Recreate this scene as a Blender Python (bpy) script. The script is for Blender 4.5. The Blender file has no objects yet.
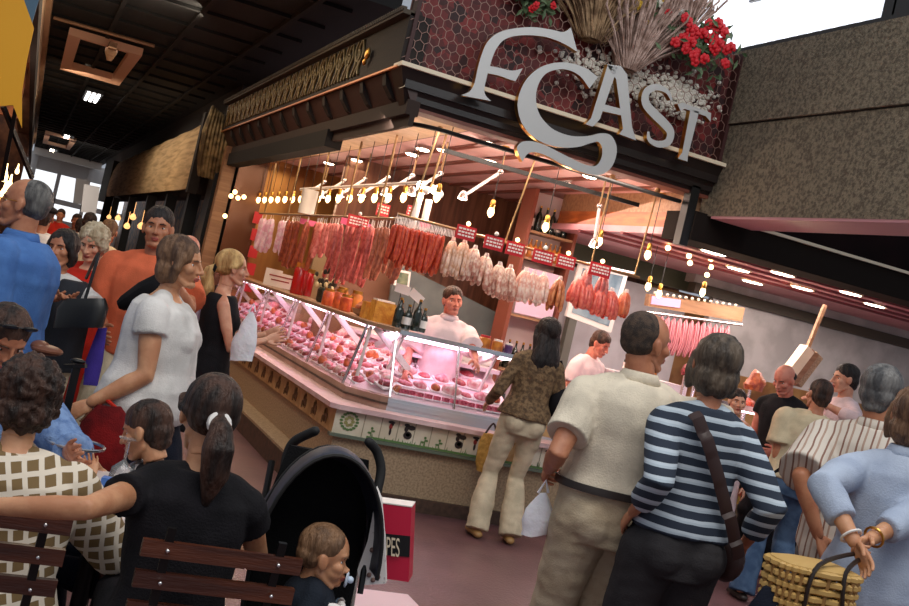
import bpy, bmesh, math, random
from mathutils import Vector, Matrix, noise
random.seed(7)
PI = math.pi
R = math.radians
SC = bpy.context.scene
COL = SC.collection
V = Vector

# ---------------------------------------------------------------- camera model
FPX, YAW, PIT, ROLL, CAMH = 1103.3, .37766, .00096, .2308, 1.6
_cy, _sy, _cp, _sp = math.cos(YAW), math.sin(YAW), math.cos(PIT), math.sin(PIT)
FW = V((_sy*_cp, _cy*_cp, _sp)); _rt = V((_cy, -_sy, 0)); _up = _rt.cross(FW)
RT = _rt*math.cos(ROLL) + _up*math.sin(ROLL); UP = -_rt*math.sin(ROLL) + _up*math.cos(ROLL)
CAM = V((0, 0, CAMH))
def ray(x, y): return FW + RT*((x-454.5)/FPX) + UP*((303-y)/FPX)
def at(x, y, t): return CAM + ray(x, y)*t
def atz(x, y, z): d = ray(x, y); return CAM + d*((z-CAMH)/d.z)
def aty(x, y, Y): d = ray(x, y); return CAM + d*(Y/d.y)
def atx(x, y, X): d = ray(x, y); return CAM + d*(X/d.x)
cd = bpy.data.cameras.new('camera'); cam = bpy.data.objects.new('camera', cd); COL.objects.link(cam)
cd.sensor_width = 36; cd.lens = FPX*36/909; cd.clip_start = .05; cd.clip_end = 300
cam.matrix_world = Matrix(((RT.x, UP.x, -FW.x, 0), (RT.y, UP.y, -FW.y, 0), (RT.z, UP.z, -FW.z, CAMH), (0, 0, 0, 1)))
SC.camera = cam

# ---------------------------------------------------------------- materials
def mat(name, c, rough=.6, metal=0, nscale=0, c2=None, bump=0, bscale=60, stretch=(1, 1, 1), emit=0, trans=0, spec=.5, sss=0, coat=0, alpha=1, lo=.4, hi=.6):
    m = bpy.data.materials.new(name); m.use_nodes = True; nt = m.node_tree; b = nt.nodes['Principled BSDF']
    c = (*c, 1); b.inputs['Base Color'].default_value = c
    b.inputs['Roughness'].default_value = rough; b.inputs['Metallic'].default_value = metal
    b.inputs['Specular IOR Level'].default_value = spec; b.inputs['Transmission Weight'].default_value = trans
    b.inputs['Coat Weight'].default_value = coat; b.inputs['Alpha'].default_value = alpha
    if sss: b.inputs['Subsurface Weight'].default_value = sss; b.inputs['Subsurface Radius'].default_value = (.02, .008, .004)
    tc = nt.nodes.new('ShaderNodeTexCoord'); mp = nt.nodes.new('ShaderNodeMapping'); mp.inputs['Scale'].default_value = stretch
    nt.links.new(tc.outputs['Object'], mp.inputs['Vector'])
    if nscale:
        n = nt.nodes.new('ShaderNodeTexNoise'); n.inputs['Scale'].default_value = nscale; n.inputs['Detail'].default_value = 5
        nt.links.new(mp.outputs[0], n.inputs['Vector'])
        r = nt.nodes.new('ShaderNodeValToRGB'); r.color_ramp.elements[0].position = lo; r.color_ramp.elements[1].position = hi
        r.color_ramp.elements[0].color = c; r.color_ramp.elements[1].color = (*(c2 or tuple(x*.7 for x in c[:3])), 1)
        nt.links.new(n.outputs['Fac'], r.inputs[0]); nt.links.new(r.outputs[0], b.inputs['Base Color'])
    if bump:
        n2 = nt.nodes.new('ShaderNodeTexNoise'); n2.inputs['Scale'].default_value = bscale; n2.inputs['Detail'].default_value = 4
        bp = nt.nodes.new('ShaderNodeBump'); bp.inputs['Strength'].default_value = bump; bp.inputs['Distance'].default_value = .02
        nt.links.new(mp.outputs[0], n2.inputs['Vector']); nt.links.new(n2.outputs['Fac'], bp.inputs['Height']); nt.links.new(bp.outputs[0], b.inputs['Normal'])
    if emit:
        b.inputs['Emission Color'].default_value = c; b.inputs['Emission Strength'].default_value = emit
    return m
def stripes(name, cols, period, axis='Z', wob=.01, rough=.85, edges=None):
    """bands of colour repeating along one object axis"""
    m = mat(name, cols[0], rough); nt = m.node_tree; b = nt.nodes['Principled BSDF']
    tc = nt.nodes.new('ShaderNodeTexCoord'); sx = nt.nodes.new('ShaderNodeSeparateXYZ'); nt.links.new(tc.outputs['Object'], sx.inputs[0])
    n = nt.nodes.new('ShaderNodeTexNoise'); n.inputs['Scale'].default_value = 5; nt.links.new(tc.outputs['Object'], n.inputs['Vector'])
    a = nt.nodes.new('ShaderNodeMath'); a.operation = 'MULTIPLY_ADD'; a.inputs[1].default_value = wob
    nt.links.new(n.outputs['Fac'], a.inputs[0]); nt.links.new(sx.outputs[axis], a.inputs[2])
    d = nt.nodes.new('ShaderNodeMath'); d.operation = 'DIVIDE'; d.inputs[1].default_value = period; nt.links.new(a.outputs[0], d.inputs[0])
    f = nt.nodes.new('ShaderNodeMath'); f.operation = 'FRACT'; nt.links.new(d.outputs[0], f.inputs[0])
    r = nt.nodes.new('ShaderNodeValToRGB'); r.color_ramp.interpolation = 'CONSTANT'
    e = r.color_ramp.elements; k = len(cols); edges = edges or [i/k for i in range(k)]
    e[0].position = 0; e[0].color = (*cols[0], 1); e[1].position = edges[1]; e[1].color = (*cols[1], 1)
    for i in range(2, k): q = e.new(edges[i]); q.color = (*cols[i], 1)
    nt.links.new(f.outputs[0], r.inputs[0]); nt.links.new(r.outputs[0], b.inputs['Base Color'])
    return m
def srgb(r, g, b):
    f = lambda v: (v/255)/12.92 if v/255 <= .04045 else ((v/255+.055)/1.055)**2.4
    return (f(r), f(g), f(b))

# ---------------------------------------------------------------- mesh builder
class MB:
    def __init__(s): s.v = []; s.f = []; s.m = []
    def add(s, vs, fs, mi=0):
        o = len(s.v); s.v += [V(x) for x in vs]; s.f += [tuple(i+o for i in f) for f in fs]; s.m += [mi]*len(fs); return s
    def box(s, a, b, mi=0, rot=None):
        a, b = V(a), V(b); c = (a+b)/2; h = (b-a)/2
        vs = [V((x*h.x, y*h.y, z*h.z)) for x in (-1, 1) for y in (-1, 1) for z in (-1, 1)]
        if rot is not None: vs = [rot @ p for p in vs]
        return s.add([c+p for p in vs], [(0, 1, 3, 2), (4, 6, 7, 5), (0, 4, 5, 1), (2, 3, 7, 6), (0, 2, 6, 4), (1, 5, 7, 3)], mi)
    def bar(s, p, q, w, h, mi=0, up=(0, 0, 1)):
        p, q = V(p), V(q); d = (q-p).normalized(); u = V(up); 
        if abs(d.dot(u)) > .98: u = V((0, 1, 0))
        a = d.cross(u).normalized(); u = a.cross(d)
        vs = [e + a*(w/2*i) + u*(h/2*j) for e in (p, q) for i, j in ((-1, -1), (1, -1), (1, 1), (-1, 1))]
        return s.add(vs, [(3, 2, 1, 0), (4, 5, 6, 7), (0, 1, 5, 4), (1, 2, 6, 5), (2, 3, 7, 6), (3, 0, 4, 7)], mi)
    def tube(s, ps, rs, n=10, mi=0, cap=True, flat=1.0, axis=None, rnd=False):
        ps = [V(p) for p in ps]
        if not hasattr(rs, '__len__'): rs = [rs]*len(ps)
        rs = list(rs)
        if rnd:
            d0 = (ps[0]-ps[1]).normalized(); d1 = (ps[-1]-ps[-2]).normalized()
            ps = [ps[0]+d0*rs[0]*.95, ps[0]+d0*rs[0]*.6] + ps + [ps[-1]+d1*rs[-1]*.6, ps[-1]+d1*rs[-1]*.95]
            rs = [rs[0]*.3, rs[0]*.8] + rs + [rs[-1]*.8, rs[-1]*.3]
        d = (ps[1]-ps[0]).normalized()
        a = V(axis) if axis else (V((0, 0, 1)) if abs(d.z) < .9 else V((0, 1, 0)))
        a = (a - d*a.dot(d)).normalized(); vs = []
        for i, p in enumerate(ps):
            if i == 0: t = ps[1]-p
            elif i == len(ps)-1: t = p-ps[i-1]
            else: t = (ps[i+1]-p).normalized()+(p-ps[i-1]).normalized()
            t = t.normalized() if t.length > 1e-9 else d
            a = a - t*a.dot(t); a = a.normalized() if a.length > 1e-6 else V((1, 0, 0)); b = t.cross(a)
            for k in range(n):
                w = 2*PI*k/n; vs.append(p + a*(math.cos(w)*rs[i]*flat) + b*(math.sin(w)*rs[i]))
        fs = [(i*n+k, i*n+(k+1) % n, (i+1)*n+(k+1) % n, (i+1)*n+k) for i in range(len(ps)-1) for k in range(n)]
        if cap: fs += [tuple(range(n-1, -1, -1)), tuple((len(ps)-1)*n+k for k in range(n))]
        return s.add(vs, fs, mi)
    def loft(s, rings, n=20, mi=0, cap=True):
        """rings: (centre, axisA, rA, axisB, rB[, power])"""
        vs = []
        for q in rings:
            c, a, ra, b, rb = q[:5]; e = q[5] if len(q) > 5 else 1
            for k in range(n):
                w = 2*PI*k/n; x, y = math.cos(w), math.sin(w)
                vs.append(V(c) + V(a)*(math.copysign(abs(x)**e, x)*ra) + V(b)*(math.copysign(abs(y)**e, y)*rb))
        m = len(rings)
        fs = [(i*n+k, i*n+(k+1) % n, (i+1)*n+(k+1) % n, (i+1)*n+k) for i in range(m-1) for k in range(n)]
        if cap: fs += [tuple(range(n-1, -1, -1)), tuple((m-1)*n+k for k in range(n))]
        return s.add(vs, fs, mi)
    def ell(s, c, r, rot=None, n=14, m=9, mi=0):
        c = V(c)
        if not hasattr(r, '__len__'): r = (r, r, r)
        vs = [V((0, 0, r[2]))]
        for i in range(1, m):
            t = PI*i/m
            for k in range(n): w = 2*PI*k/n; vs.append(V((math.sin(t)*math.cos(w)*r[0], math.sin(t)*math.sin(w)*r[1], math.cos(t)*r[2])))
        vs.append(V((0, 0, -r[2])))
        fs = [(0, 1+k, 1+(k+1) % n) for k in range(n)]
        for i in range(m-2): fs += [(1+i*n+k, 1+(i+1)*n+k, 1+(i+1)*n+(k+1) % n, 1+i*n+(k+1) % n) for k in range(n)]
        L = len(vs)-1; fs += [(L, 1+(m-2)*n+(k+1) % n, 1+(m-2)*n+k) for k in range(n)]
        if rot is not None: vs = [rot @ p for p in vs]
        return s.add([c+p for p in vs], fs, mi)
    def lathe(s, prof, c=(0, 0, 0), n=16, mi=0, rot=None):
        vs = []; c = V(c)
        for r, z in prof:
            for k in range(n): w = 2*PI*k/n; vs.append(V((r*math.cos(w), r*math.sin(w), z)))
        if rot is not None: vs = [rot @ p for p in vs]
        m = len(prof); fs = [(i*n+k, i*n+(k+1) % n, (i+1)*n+(k+1) % n, (i+1)*n+k) for i in range(m-1) for k in range(n)]
        fs += [tuple(range(n-1, -1, -1)), tuple((m-1)*n+k for k in range(n))]
        return s.add([c+p for p in vs], fs, mi)
    def prism(s, poly, d, mi=0, mside=None):
        """poly: list of 3D points in one plane, d: extrusion vector"""
        from mathutils.geometry import tessellate_polygon
        P = [V(p) for p in poly]; n = len(P); d = V(d)
        tris = tessellate_polygon([P])
        s.add(P + [p+d for p in P], [tuple(t) for t in tris], mi)
        o = len(s.v)-2*n
        s.f += [tuple(i+n+o for i in reversed(t)) for t in tris]; s.m += [mi]*len(tris)
        s.f += [(o+i, o+(i+1) % n, o+n+(i+1) % n, o+n+i) for i in range(n)]; s.m += [mi if mside is None else mside]*n
        return s
    def merge(s, o, M=None, mi=None):
        k = len(s.v); s.v += [(M @ p if M is not None else p.copy()) for p in o.v]
        s.f += [tuple(i+k for i in f) for f in o.f]; s.m += [x if mi is None else mi for x in o.m]; return s
    def mesh(s, name='m'):
        me = bpy.data.meshes.new(name); me.from_pydata([tuple(v) for v in s.v], [], s.f); me.polygons.foreach_set('material_index', s.m); me.update()
        bm = bmesh.new(); bm.from_mesh(me); bmesh.ops.recalc_face_normals(bm, faces=bm.faces); bm.to_mesh(me); bm.free()
        return me
    @staticmethod
    def of(me):
        o = MB(); o.v = [v.co.copy() for v in me.vertices]; o.f = [tuple(p.vertices) for p in me.polygons]; o.m = [p.material_index for p in me.polygons]; return o

WM = {}
def thing(name, label, cat, loc=(0, 0, 0), rz=0, group=None):
    o = bpy.data.objects.new(name, None); COL.objects.link(o); o.empty_display_size = .1
    o.location = loc; o.rotation_euler = (0, 0, rz); WM[o.name] = Matrix.Translation(V(loc)) @ Matrix.Rotation(rz, 4, 'Z')
    return tag(o, label, cat, group)
def tag(o, label=None, cat=None, group=None, kind=None):
    if label: o['label'] = label
    if cat: o['category'] = cat
    if group: o['group'] = group
    if kind: o['kind'] = kind
    return o
def link(name, me, mats, parent=None, smooth=True, ang=40):
    o = bpy.data.objects.new(name, me); COL.objects.link(o)
    if not isinstance(mats, (list, tuple)): mats = [mats]
    if len(me.materials) == 0:
        for m in mats: me.materials.append(m)
    if smooth:
        me.polygons.foreach_set('use_smooth', [True]*len(me.polygons))
        if ang: me.set_sharp_from_angle(angle=R(ang))
    if parent: o.parent = parent; WM[o.name] = WM[parent.name]
    else: WM[o.name] = Matrix.Identity(4)
    return o
def obj(name, mb, mats, parent=None, world=True, smooth=True, ang=40, base=None):
    """one mesh object; vertices in world space are moved into the parent's space"""
    if parent is not None and world:
        inv = WM[parent.name].inverted(); mb.v = [inv @ p for p in mb.v]
    elif parent is None and base is None and mb.v:
        xs = [p.x for p in mb.v]; ys = [p.y for p in mb.v]; zs = [p.z for p in mb.v]
        base = V(((min(xs)+max(xs))/2, (min(ys)+max(ys))/2, min(zs)))
    if parent is None and base is not None: mb.v = [p-V(base) for p in mb.v]
    o = link(name, mb.mesh(name), mats, parent, smooth, ang)
    if parent is None and base is not None: o.location = base; WM[o.name] = Matrix.Translation(V(base))
    return o
def struct(name, mb, mats, parent=None, smooth=False):
    o = obj(name, mb, mats, parent, smooth=smooth, ang=30)
    if parent is None: o['kind'] = 'structure'
    return o
def dup(root, loc, rz=0, label=None, group=None, sc=None):
    """a copy of a thing with copies of its parts and sub-parts"""
    def cp(o, par):
        c = o.copy(); COL.objects.link(c)
        if par: c.parent = par
        for ch in list(o.children): cp(ch, c)
        return c
    r = cp(root, None); r.location = loc; r.rotation_euler = (0, 0, rz)
    if sc: r.scale = (sc, sc, sc) if not hasattr(sc, '__len__') else sc
    if label: r['label'] = label
    if group: r['group'] = group
    return r
_tmp = bpy.data.objects.new('tmp', bpy.data.meshes.new('tmp'))
def fuse(mb, voxel, sm=3):
    me = mb.mesh('f'); ob = bpy.data.objects.new('tmpf', me); COL.objects.link(ob)
    m = ob.modifiers.new('r', 'REMESH'); m.mode = 'VOXEL'; m.voxel_size = voxel
    if sm: k = ob.modifiers.new('s', 'SMOOTH'); k.factor = .5; k.iterations = sm
    dg = bpy.context.evaluated_depsgraph_get(); out = bpy.data.meshes.new_from_object(ob.evaluated_get(dg))
    bpy.data.objects.remove(ob); bpy.data.meshes.remove(me)
    r = MB.of(out); bpy.data.meshes.remove(out); return r
def wrinkle(mb, amp, f=(9, 9, 3), seed=0, mask=None):
    me = mb.mesh('w'); ns = [v.normal.copy() for v in me.vertices]; bpy.data.meshes.remove(me)
    for i, p in enumerate(mb.v):
        k = noise.noise(V((p.x*f[0]+seed, p.y*f[1], p.z*f[2]+p.x*3))) + .5*noise.noise(V((p.x*f[0]*2.1, p.y*f[1]*2.1+seed, p.z*f[2]*2.5)))
        mb.v[i] = p + ns[i]*(k*amp*(mask(p) if mask else 1))
    return mb
def catmull(pts, k=6):
    P = [V(p) for p in pts]; out = []
    for i in range(len(P)-1):
        a, b, c, d = P[max(i-1, 0)], P[i], P[i+1], P[min(i+2, len(P)-1)]
        for j in range(k):
            t = j/k; out.append(.5*((2*b)+(c-a)*t+(2*a-5*b+4*c-d)*t*t+(3*b-a-3*c+d)*t*t*t))
    return out+[P[-1]]
# ---------------------------------------------------------------- people
SKIN = {k: mat('skin_'+k, c, .5, 0, 14, c2, .06, 120, sss=.08) for k, (c, c2) in dict(
    fair=(srgb(222, 165, 135), srgb(205, 140, 112)), tan=(srgb(192, 130, 96), srgb(172, 108, 78)), brown=(srgb(150, 96, 68), srgb(128, 78, 55)),
    pink=(srgb(215, 140, 118), srgb(196, 112, 92)), olive=(srgb(205, 150, 112), srgb(186, 128, 92))).items()}
LIP = mat('lips', srgb(165, 85, 75), .45)
EYE = mat('eye_white', (.75, .73, .7), .2); IRIS = mat('iris', (.03, .015, .01), .15)
def hairmat(name, c, c2): return mat('hair_'+name, c, .55, 0, 22, c2, .9, 70, (1, 1, .18), spec=.4)
HAIR = dict(black=hairmat('black', srgb(22, 17, 17), srgb(48, 36, 32)), dark=hairmat('dark', srgb(32, 21, 16), srgb(76, 50, 38)), brown=hairmat('brown', srgb(75, 52, 38), srgb(125, 92, 66)),
            grey=hairmat('grey', srgb(120, 118, 114), srgb(70, 68, 68)), white=hairmat('white', srgb(215, 200, 172), srgb(170, 150, 120)), blonde=hairmat('blonde', srgb(222, 182, 120), srgb(165, 120, 70)),
            buzz=mat('hair_buzz', srgb(46, 36, 30), .8, 0, 40, srgb(80, 62, 50), .5, 300), baby=hairmat('baby', srgb(86, 62, 44), srgb(140, 105, 76)),
            greybrown=hairmat('greybrown', srgb(46, 38, 32), srgb(96, 82, 68)), darkgrey=hairmat('darkgrey', srgb(70, 70, 72), srgb(120, 118, 116)))
def make_head(kind):
    b = MB(); f = kind == 'f'; c = kind == 'c'
    b.ell((0, -.016, .026), (.075, .097, .091), n=24, m=16)
    b.ell((0, .022, -.035), ((.056 if not f else .053), .062, .072), n=20, m=12)
    if c: b.ell((.032, .045, -.045), (.028, .028, .03)); b.ell((-.032, .045, -.045), (.028, .028, .03)); b.ell((0, .06, -.085), (.026, .022, .018))
    else: b.ell((0, .058, -.093), (.026 if f else .031, .024, .019))
    b.ell((0, .062, .026), (.048, .022, .014 if not f else .01))
    for s in (-1, 1):
        b.ell((s*.04, .050, -.022), (.024, .026, .024))
        b.ell((s*.077, -.006, -.008), (.009, .019, .032), Matrix.Rotation(s*.35, 3, 'Z') @ Matrix.Rotation(.2, 3, 'X'))
        b.ell((s*.012, .088, -.034), (.009, .010, .007))
        b.tube([(s*.048, -.01, -.055), (s*.028, .045, -.096)], [.016, .015], 10, rnd=True)
    if c: b.ell((0, .088, -.03), (.012, .014, .010))
    else: b.tube([(0, .084, .012), (0, .095, -.012), (0, .104, -.032)], [.007, .008, .0105], 10, rnd=True)
    b.ell((0, .083, -.058), (.021, .013, .006)); b.ell((0, .081, -.068), (.018, .013, .006))
    b.tube([(0, -.02, -.05), (0, -.032, -.12)], .048, 16)
    h = fuse(b, .0052, 3)
    for i, p in enumerate(h.v):                       # eye sockets and mouth line
        for s in (-1, 1):
            d = (V((s*.031, .082, .002))-p); d = V((d.x*.8, d.y*.4, d.z*1.3)); k = math.exp(-(d.length/.016)**2); p.y -= .007*k
        if abs(p.x) < .024 and p.y > .07: p.y -= .003*math.exp(-((p.z+.063)/.003)**2)
    for i, q in enumerate(h.f):
        c0 = sum((h.v[j] for j in q), V((0, 0, 0)))/len(q)
        h.m[i] = 1 if (c0.y > .075 and ((c0.x/.022)**2+((c0.z+.063)/.011)**2) < 1) else 0
    return h
HEADS = {k: make_head(k) for k in ('m', 'f', 'c')}
def surf(k, x, z): return max(p.y for p in HEADS[k].v if abs(p.x-x) < .006 and abs(p.z-z) < .006)
EYEY = {k: surf(k, .031, 0) for k in HEADS}; BROWY = {k: [surf(k, x, z)+.0006 for x, z in ((.016, .019), (.031, .0235), (.047, .018))] for k in HEADS}
def make_hand(curl, spread=1, tcurl=.4):
    b = MB(); b.tube([(0, 0, .03), (0, 0, -.01), (0, .002, -.045), (0, .0, -.082)], [.024, .026, .037, .039], 14, flat=.42, axis=(1, 0, 0), rnd=True)
    b.ell((-.008, .024, -.035), (.014, .016, .026))
    for y, L, r in ((.031, .072, .0085), (.0105, .082, .0088), (-.0105, .076, .0083), (-.030, .058, .0075)):
        p = V((0, y, -.080)); pts = [V((0, y*.9, -.06)), p]; a = curl*.5
        for q in (.45, .30, .25):
            a += 0; d = V((-math.sin(a), y*.25*spread/.03*.35, -math.cos(a))).normalized(); p = p+d*L*q; pts.append(p); a += curl*.75
        b.tube(pts, [r*1.05, r*1.08, r, r*.95, r*.8], 10, rnd=True)
    p = V((-.006, .022, -.02)); pts = [p]; a = .75
    for q, k in ((.032, 0), (.030, .0), (.024, .25)):
        d = V((-.35-tcurl*.4, math.sin(a)*.9, -math.cos(a))).normalized(); p = p+d*q; pts.append(p); a -= .35+k
    b.tube(pts, [.013, .012, .010, .0085], 10, rnd=True)
    return fuse(b, .0036, 2)
HANDS = {'relax': make_hand(.38), 'grip': make_hand(1.25, .4, .9), 'flat': make_hand(.12)}

def ik(a, c, la, lb, hint):
    a, c = V(a), V(c); d = c-a; L = min(d.length, (la+lb)*.999); dn = d.normalized(); c = a+dn*L
    x = (la*la-lb*lb+L*L)/(2*L); h = math.sqrt(max(la*la-x*x, 0)); hv = V(hint); hv = hv-dn*hv.dot(dn)
    hv = hv.normalized() if hv.length > 1e-5 else V((0, -1, 0))
    return a+dn*x+hv*h, c
PROF = {'m': [(-.10, .150, .105, 0), (0, .168, .118, 0), (.08, .160, .112, 0), (.17, .148, .105, .005), (.28, .158, .112, .005), (.37, .172, .118, 0), (.44, .165, .105, -.005), (.49, .125, .082, -.01), (.53, .072, .064, -.01), (.58, .055, .057, 0)],
        'f': [(-.10, .150, .108, 0), (0, .172, .120, 0), (.08, .155, .112, 0), (.17, .128, .096, .005), (.28, .138, .100, .01), (.37, .148, .105, .01), (.44, .142, .092, 0), (.49, .105, .072, -.005), (.53, .058, .054, -.01), (.58, .046, .048, 0)]}
TIGHT = []
def person(name, label, loc, heading, h=1.7, sex='m', w=1.0, lean=(0, 0), pelvis=(0, 0, .93), head=(0, 0, 0), arms=None, hands=('relax', 'relax'), legs=None, skin='tan', hair=None, top=None, bottom=None, shoes=None,
           v=.011, twist=0, eyes=True, child=False, neck=1.0, thumb=(None, None), belly=0, worldarms=None, heads=1.0, headat=None, knee=None, elb=None, group=None):
    s = h/(1.73 if pelvis[2] > .8 else 1.7); loc = V(loc)
    S = lambda p: V(p)*s
    P = V(pelvis); U = V((lean[0], lean[1], math.sqrt(max(1-lean[0]**2-lean[1]**2, .01)))); L0 = V((1, 0, 0)); L0 = (L0-U*L0.dot(U)).normalized()
    def fr(u):
        a = twist*max(0, min(1, u/.5)); L = L0*math.cos(a) + U.cross(L0)*math.sin(a); return P+U*u, L, U.cross(L)
    prof = PROF['f' if sex == 'f' else 'm']
    if child: prof = [(u, a*.82, b*.9, o) for u, a, b, o in prof]
    hr, hpit, hrol = head; HM = Matrix.Rotation(-hr, 3, 'Z') @ Matrix.Rotation(hpit, 3, 'X') @ Matrix.Rotation(hrol, 3, 'Y')
    mkhc = lambda: fr(.53)[0] + U*.052 + V((0, .018, 0)) + HM @ V((0, .012, .098*neck))
    hc = mkhc()
    if headat is not None:
        rz_ = Matrix.Rotation(-heading, 3, 'Z'); g = V(headat)-(rz_ @ (hc*s)); loc = V((g.x, g.y, loc.z))
        if pelvis[2] < .8 or child == 2: P.z += (headat[2]-loc.z)/s-(hc.z+.117*heads); hc = mkhc()
    root = thing(name, label, 'person', loc, -heading, group); MW = WM[root.name]; inv = MW.inverted()
    sw = .195 if sex == 'm' else .172
    if child: sw = .155
    sw *= (1+(w-1)*.5)
    C, L, F = fr(.435); sh = {i: C+L*(i*(sw-.015))+U*.0 for i in (-1, 1)}; shv = sh
    nb, _, nF = fr(.53)
    A = {}
    for k, i in (('r', 1), ('l', -1)):
        t = None
        if worldarms and worldarms.get(k) is not None: t = (inv @ V(worldarms[k]))/s
        elif arms and arms.get(k) is not None: t = V(arms[k])
        if t is None: t = sh[i] + V((i*.075, .06, -.51))
        hint = (elb or {}).get(k, (i*.35, -1, -.2)); e, t = ik(sh[i], t, .285, .25, hint); A[i] = (sh[i], e, t)
    G = {}
    for k, i in (('r', 1), ('l', -1)):
        hp = P+L0*(i*.088)+V((0, 0, -.03)); t = V((legs or {}).get(k, (i*.10, 0, .08)))
        kn, t = ik(hp, t, .43, .43, (knee or {}).get(k, (0, 1, 0))); G[i] = (hp, kn, t)
    def torso(b, e, lo, hi, bs=1.0, wid=1.0, flare=0):
        us = sorted(set([lo, hi]+[lo+(hi-lo)*k/14 for k in range(15)])); rg = []
        for u in us:
            for j in range(len(prof)-1):
                if prof[j][0] <= u <= prof[j+1][0] or (j == 0 and u < prof[0][0]) or (j == len(prof)-2 and u > prof[-1][0]): break
            q0, q1 = prof[j], prof[j+1]; k = max(0, min(1, (u-q0[0])/(q1[0]-q0[0]))); k = k*k*(3-2*k)
            rx, ry, yo = [q0[m]+(q1[m]-q0[m])*k for m in (1, 2, 3)]
            ww = 1+(w-1)*(1 if u < .5 else .3); bl = belly*math.exp(-((u-.12)/.16)**2)
            c, Lu, Fu = fr(u); ex = e+flare*max(0, .2-u)
            rg.append((S(c+Fu*(yo+bl*.5)), Lu, (rx*ww*wid+ex+bl*.4)*s, Fu, (ry*ww+ex+bl*.5)*s, .88 if u < .47 else 1))
        b.loft(rg, 24)
        if sex == 'f' and lo < .3 < hi:
            for i in (-1, 1): c, Lu, Fu = fr(.33); b.ell(S(c+Lu*i*.062*w+Fu*(.075*w)), V((.062, .06, .062))*s*(w**.5)*1.0 + V((e, e, e))*s*.6)
        if lo < 0 and e >= 0:
            for i in (-1, 1): c, Lu, Fu = fr(-.02); b.ell(S(c+Lu*i*.075-Fu*.055), V((.088, .088, .095))*s*(w**.5) + V((e, e, e))*s*.6)
    def shoulders(b, e):
        c, Lu, Fu = fr(.500); q_ = 1 if sex == 'm' else .86
        for i in (-1, 1): b.tube([S(c+Lu*i*.03-Fu*.01), S((c+sh[i])/2+U*.012+Lu*i*.012), S(sh[i])], [(.040*q_+e)*s, (.044*q_+e)*s, (.052*q_+e)*s], 12, rnd=True)
    # ---- body
    b = MB(); torso(b, -.012, -.06, .58); shoulders(b, -.006)
    b.tube([S(nb-U*.03), S(nb+U*.03), S(hc+HM @ V((0, -.03, -.04)))], [(.056 if sex == 'm' else .047)*s*(.8 if child else 1)]*3, 14)
    aw = (1+(w-1)*.8)*(.8 if child else 1)*(1 if sex == 'm' else .88)
    for i in (-1, 1):
        a, e, t = A[i]; b.tube([S(a), S(a.lerp(e, .5)), S(e), S(e.lerp(t, .3)), S(t)], [.050*s*aw, .045*s*aw, .037*s*aw, .038*s*aw, .025*s*aw], 12, rnd=True)
        a, e, t = G[i]; b.tube([S(a), S(a.lerp(e, .5)), S(e), S(e.lerp(t, .35)), S(t)], [.076*s*w, .066*s*w, .048*s*w, .048*s*w, .034*s], 12, rnd=True)
        fx = V((t.x, t.y, 0)); d = V((i*.12, 1, 0)).normalized(); b.tube([S(t+V((0, 0, -.03))), S(t+d*.08+V((0, 0, -.045))), S(t+d*.14+V((0, 0, -.055)))], [.036*s, .030*s, .022*s], 10, rnd=True)
    body = fuse(b, v, 3)
    hb = HEADS['c' if child == 2 else sex]
    HMM = Matrix.Translation(S(hc)) @ (HM.to_4x4()) @ Matrix.Scale(s*heads, 4)
    body.merge(hb, HMM)
    for j, (k, i) in enumerate((('r', 1), ('l', -1))):
        a, e, t = A[i]; dz = -(t-e).normalized(); th = V(thumb[j]) if thumb[j] else V((-i*.25, 1, 0)); th = th-dz*th.dot(dz)
        th = th.normalized() if th.length > .05 else V((1, 0, 0)); X = th.cross(dz)*1
        M = Matrix(((X.x, th.x, dz.x), (X.y, th.y, dz.y), (X.z, th.z, dz.z))).to_4x4()
        if i < 0: M = M @ Matrix.Diagonal((-1, 1, 1, 1))
        body.merge(HANDS[hands[j]], Matrix.Translation(S(t)) @ M @ Matrix.Scale(s*(1.0 if sex == 'm' else .9)*(.75 if child else 1), 4))
    bo = obj('body', body, [SKIN[skin], LIP], root, world=False, ang=None)
    W = lambda p: MW @ S(p)
    if eyes:
        for i in (-1, 1):
            eb = MB(); br = MB(); ys = EYEY['c' if child == 2 else sex]; by = BROWY['c' if child == 2 else sex]
            eb.ell((i*.031, ys-.0095, .0), (.0125, .0115, .0062), mi=0, n=12, m=8); eb.ell((i*.031, ys+.0005, .0), (.0048, .0022, .0050), n=10, m=6, mi=1)
            br.tube([(i*.016, by[0], .019), (i*.031, by[1], .0235), (i*.047, by[2], .018)], [.0025, .0032, .002], 6)
            q = MB(); q.merge(eb, HMM); obj('eye', q, [EYE, IRIS], bo, world=False, ang=None)
            q = MB(); q.merge(br, HMM); obj('eyebrow', q, HAIR[hair['c'] if hair and hair['c'] not in ('grey', 'white', 'baby') else 'dark'] if child != 2 else HAIR['baby'], bo, world=False, ang=None)
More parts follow.
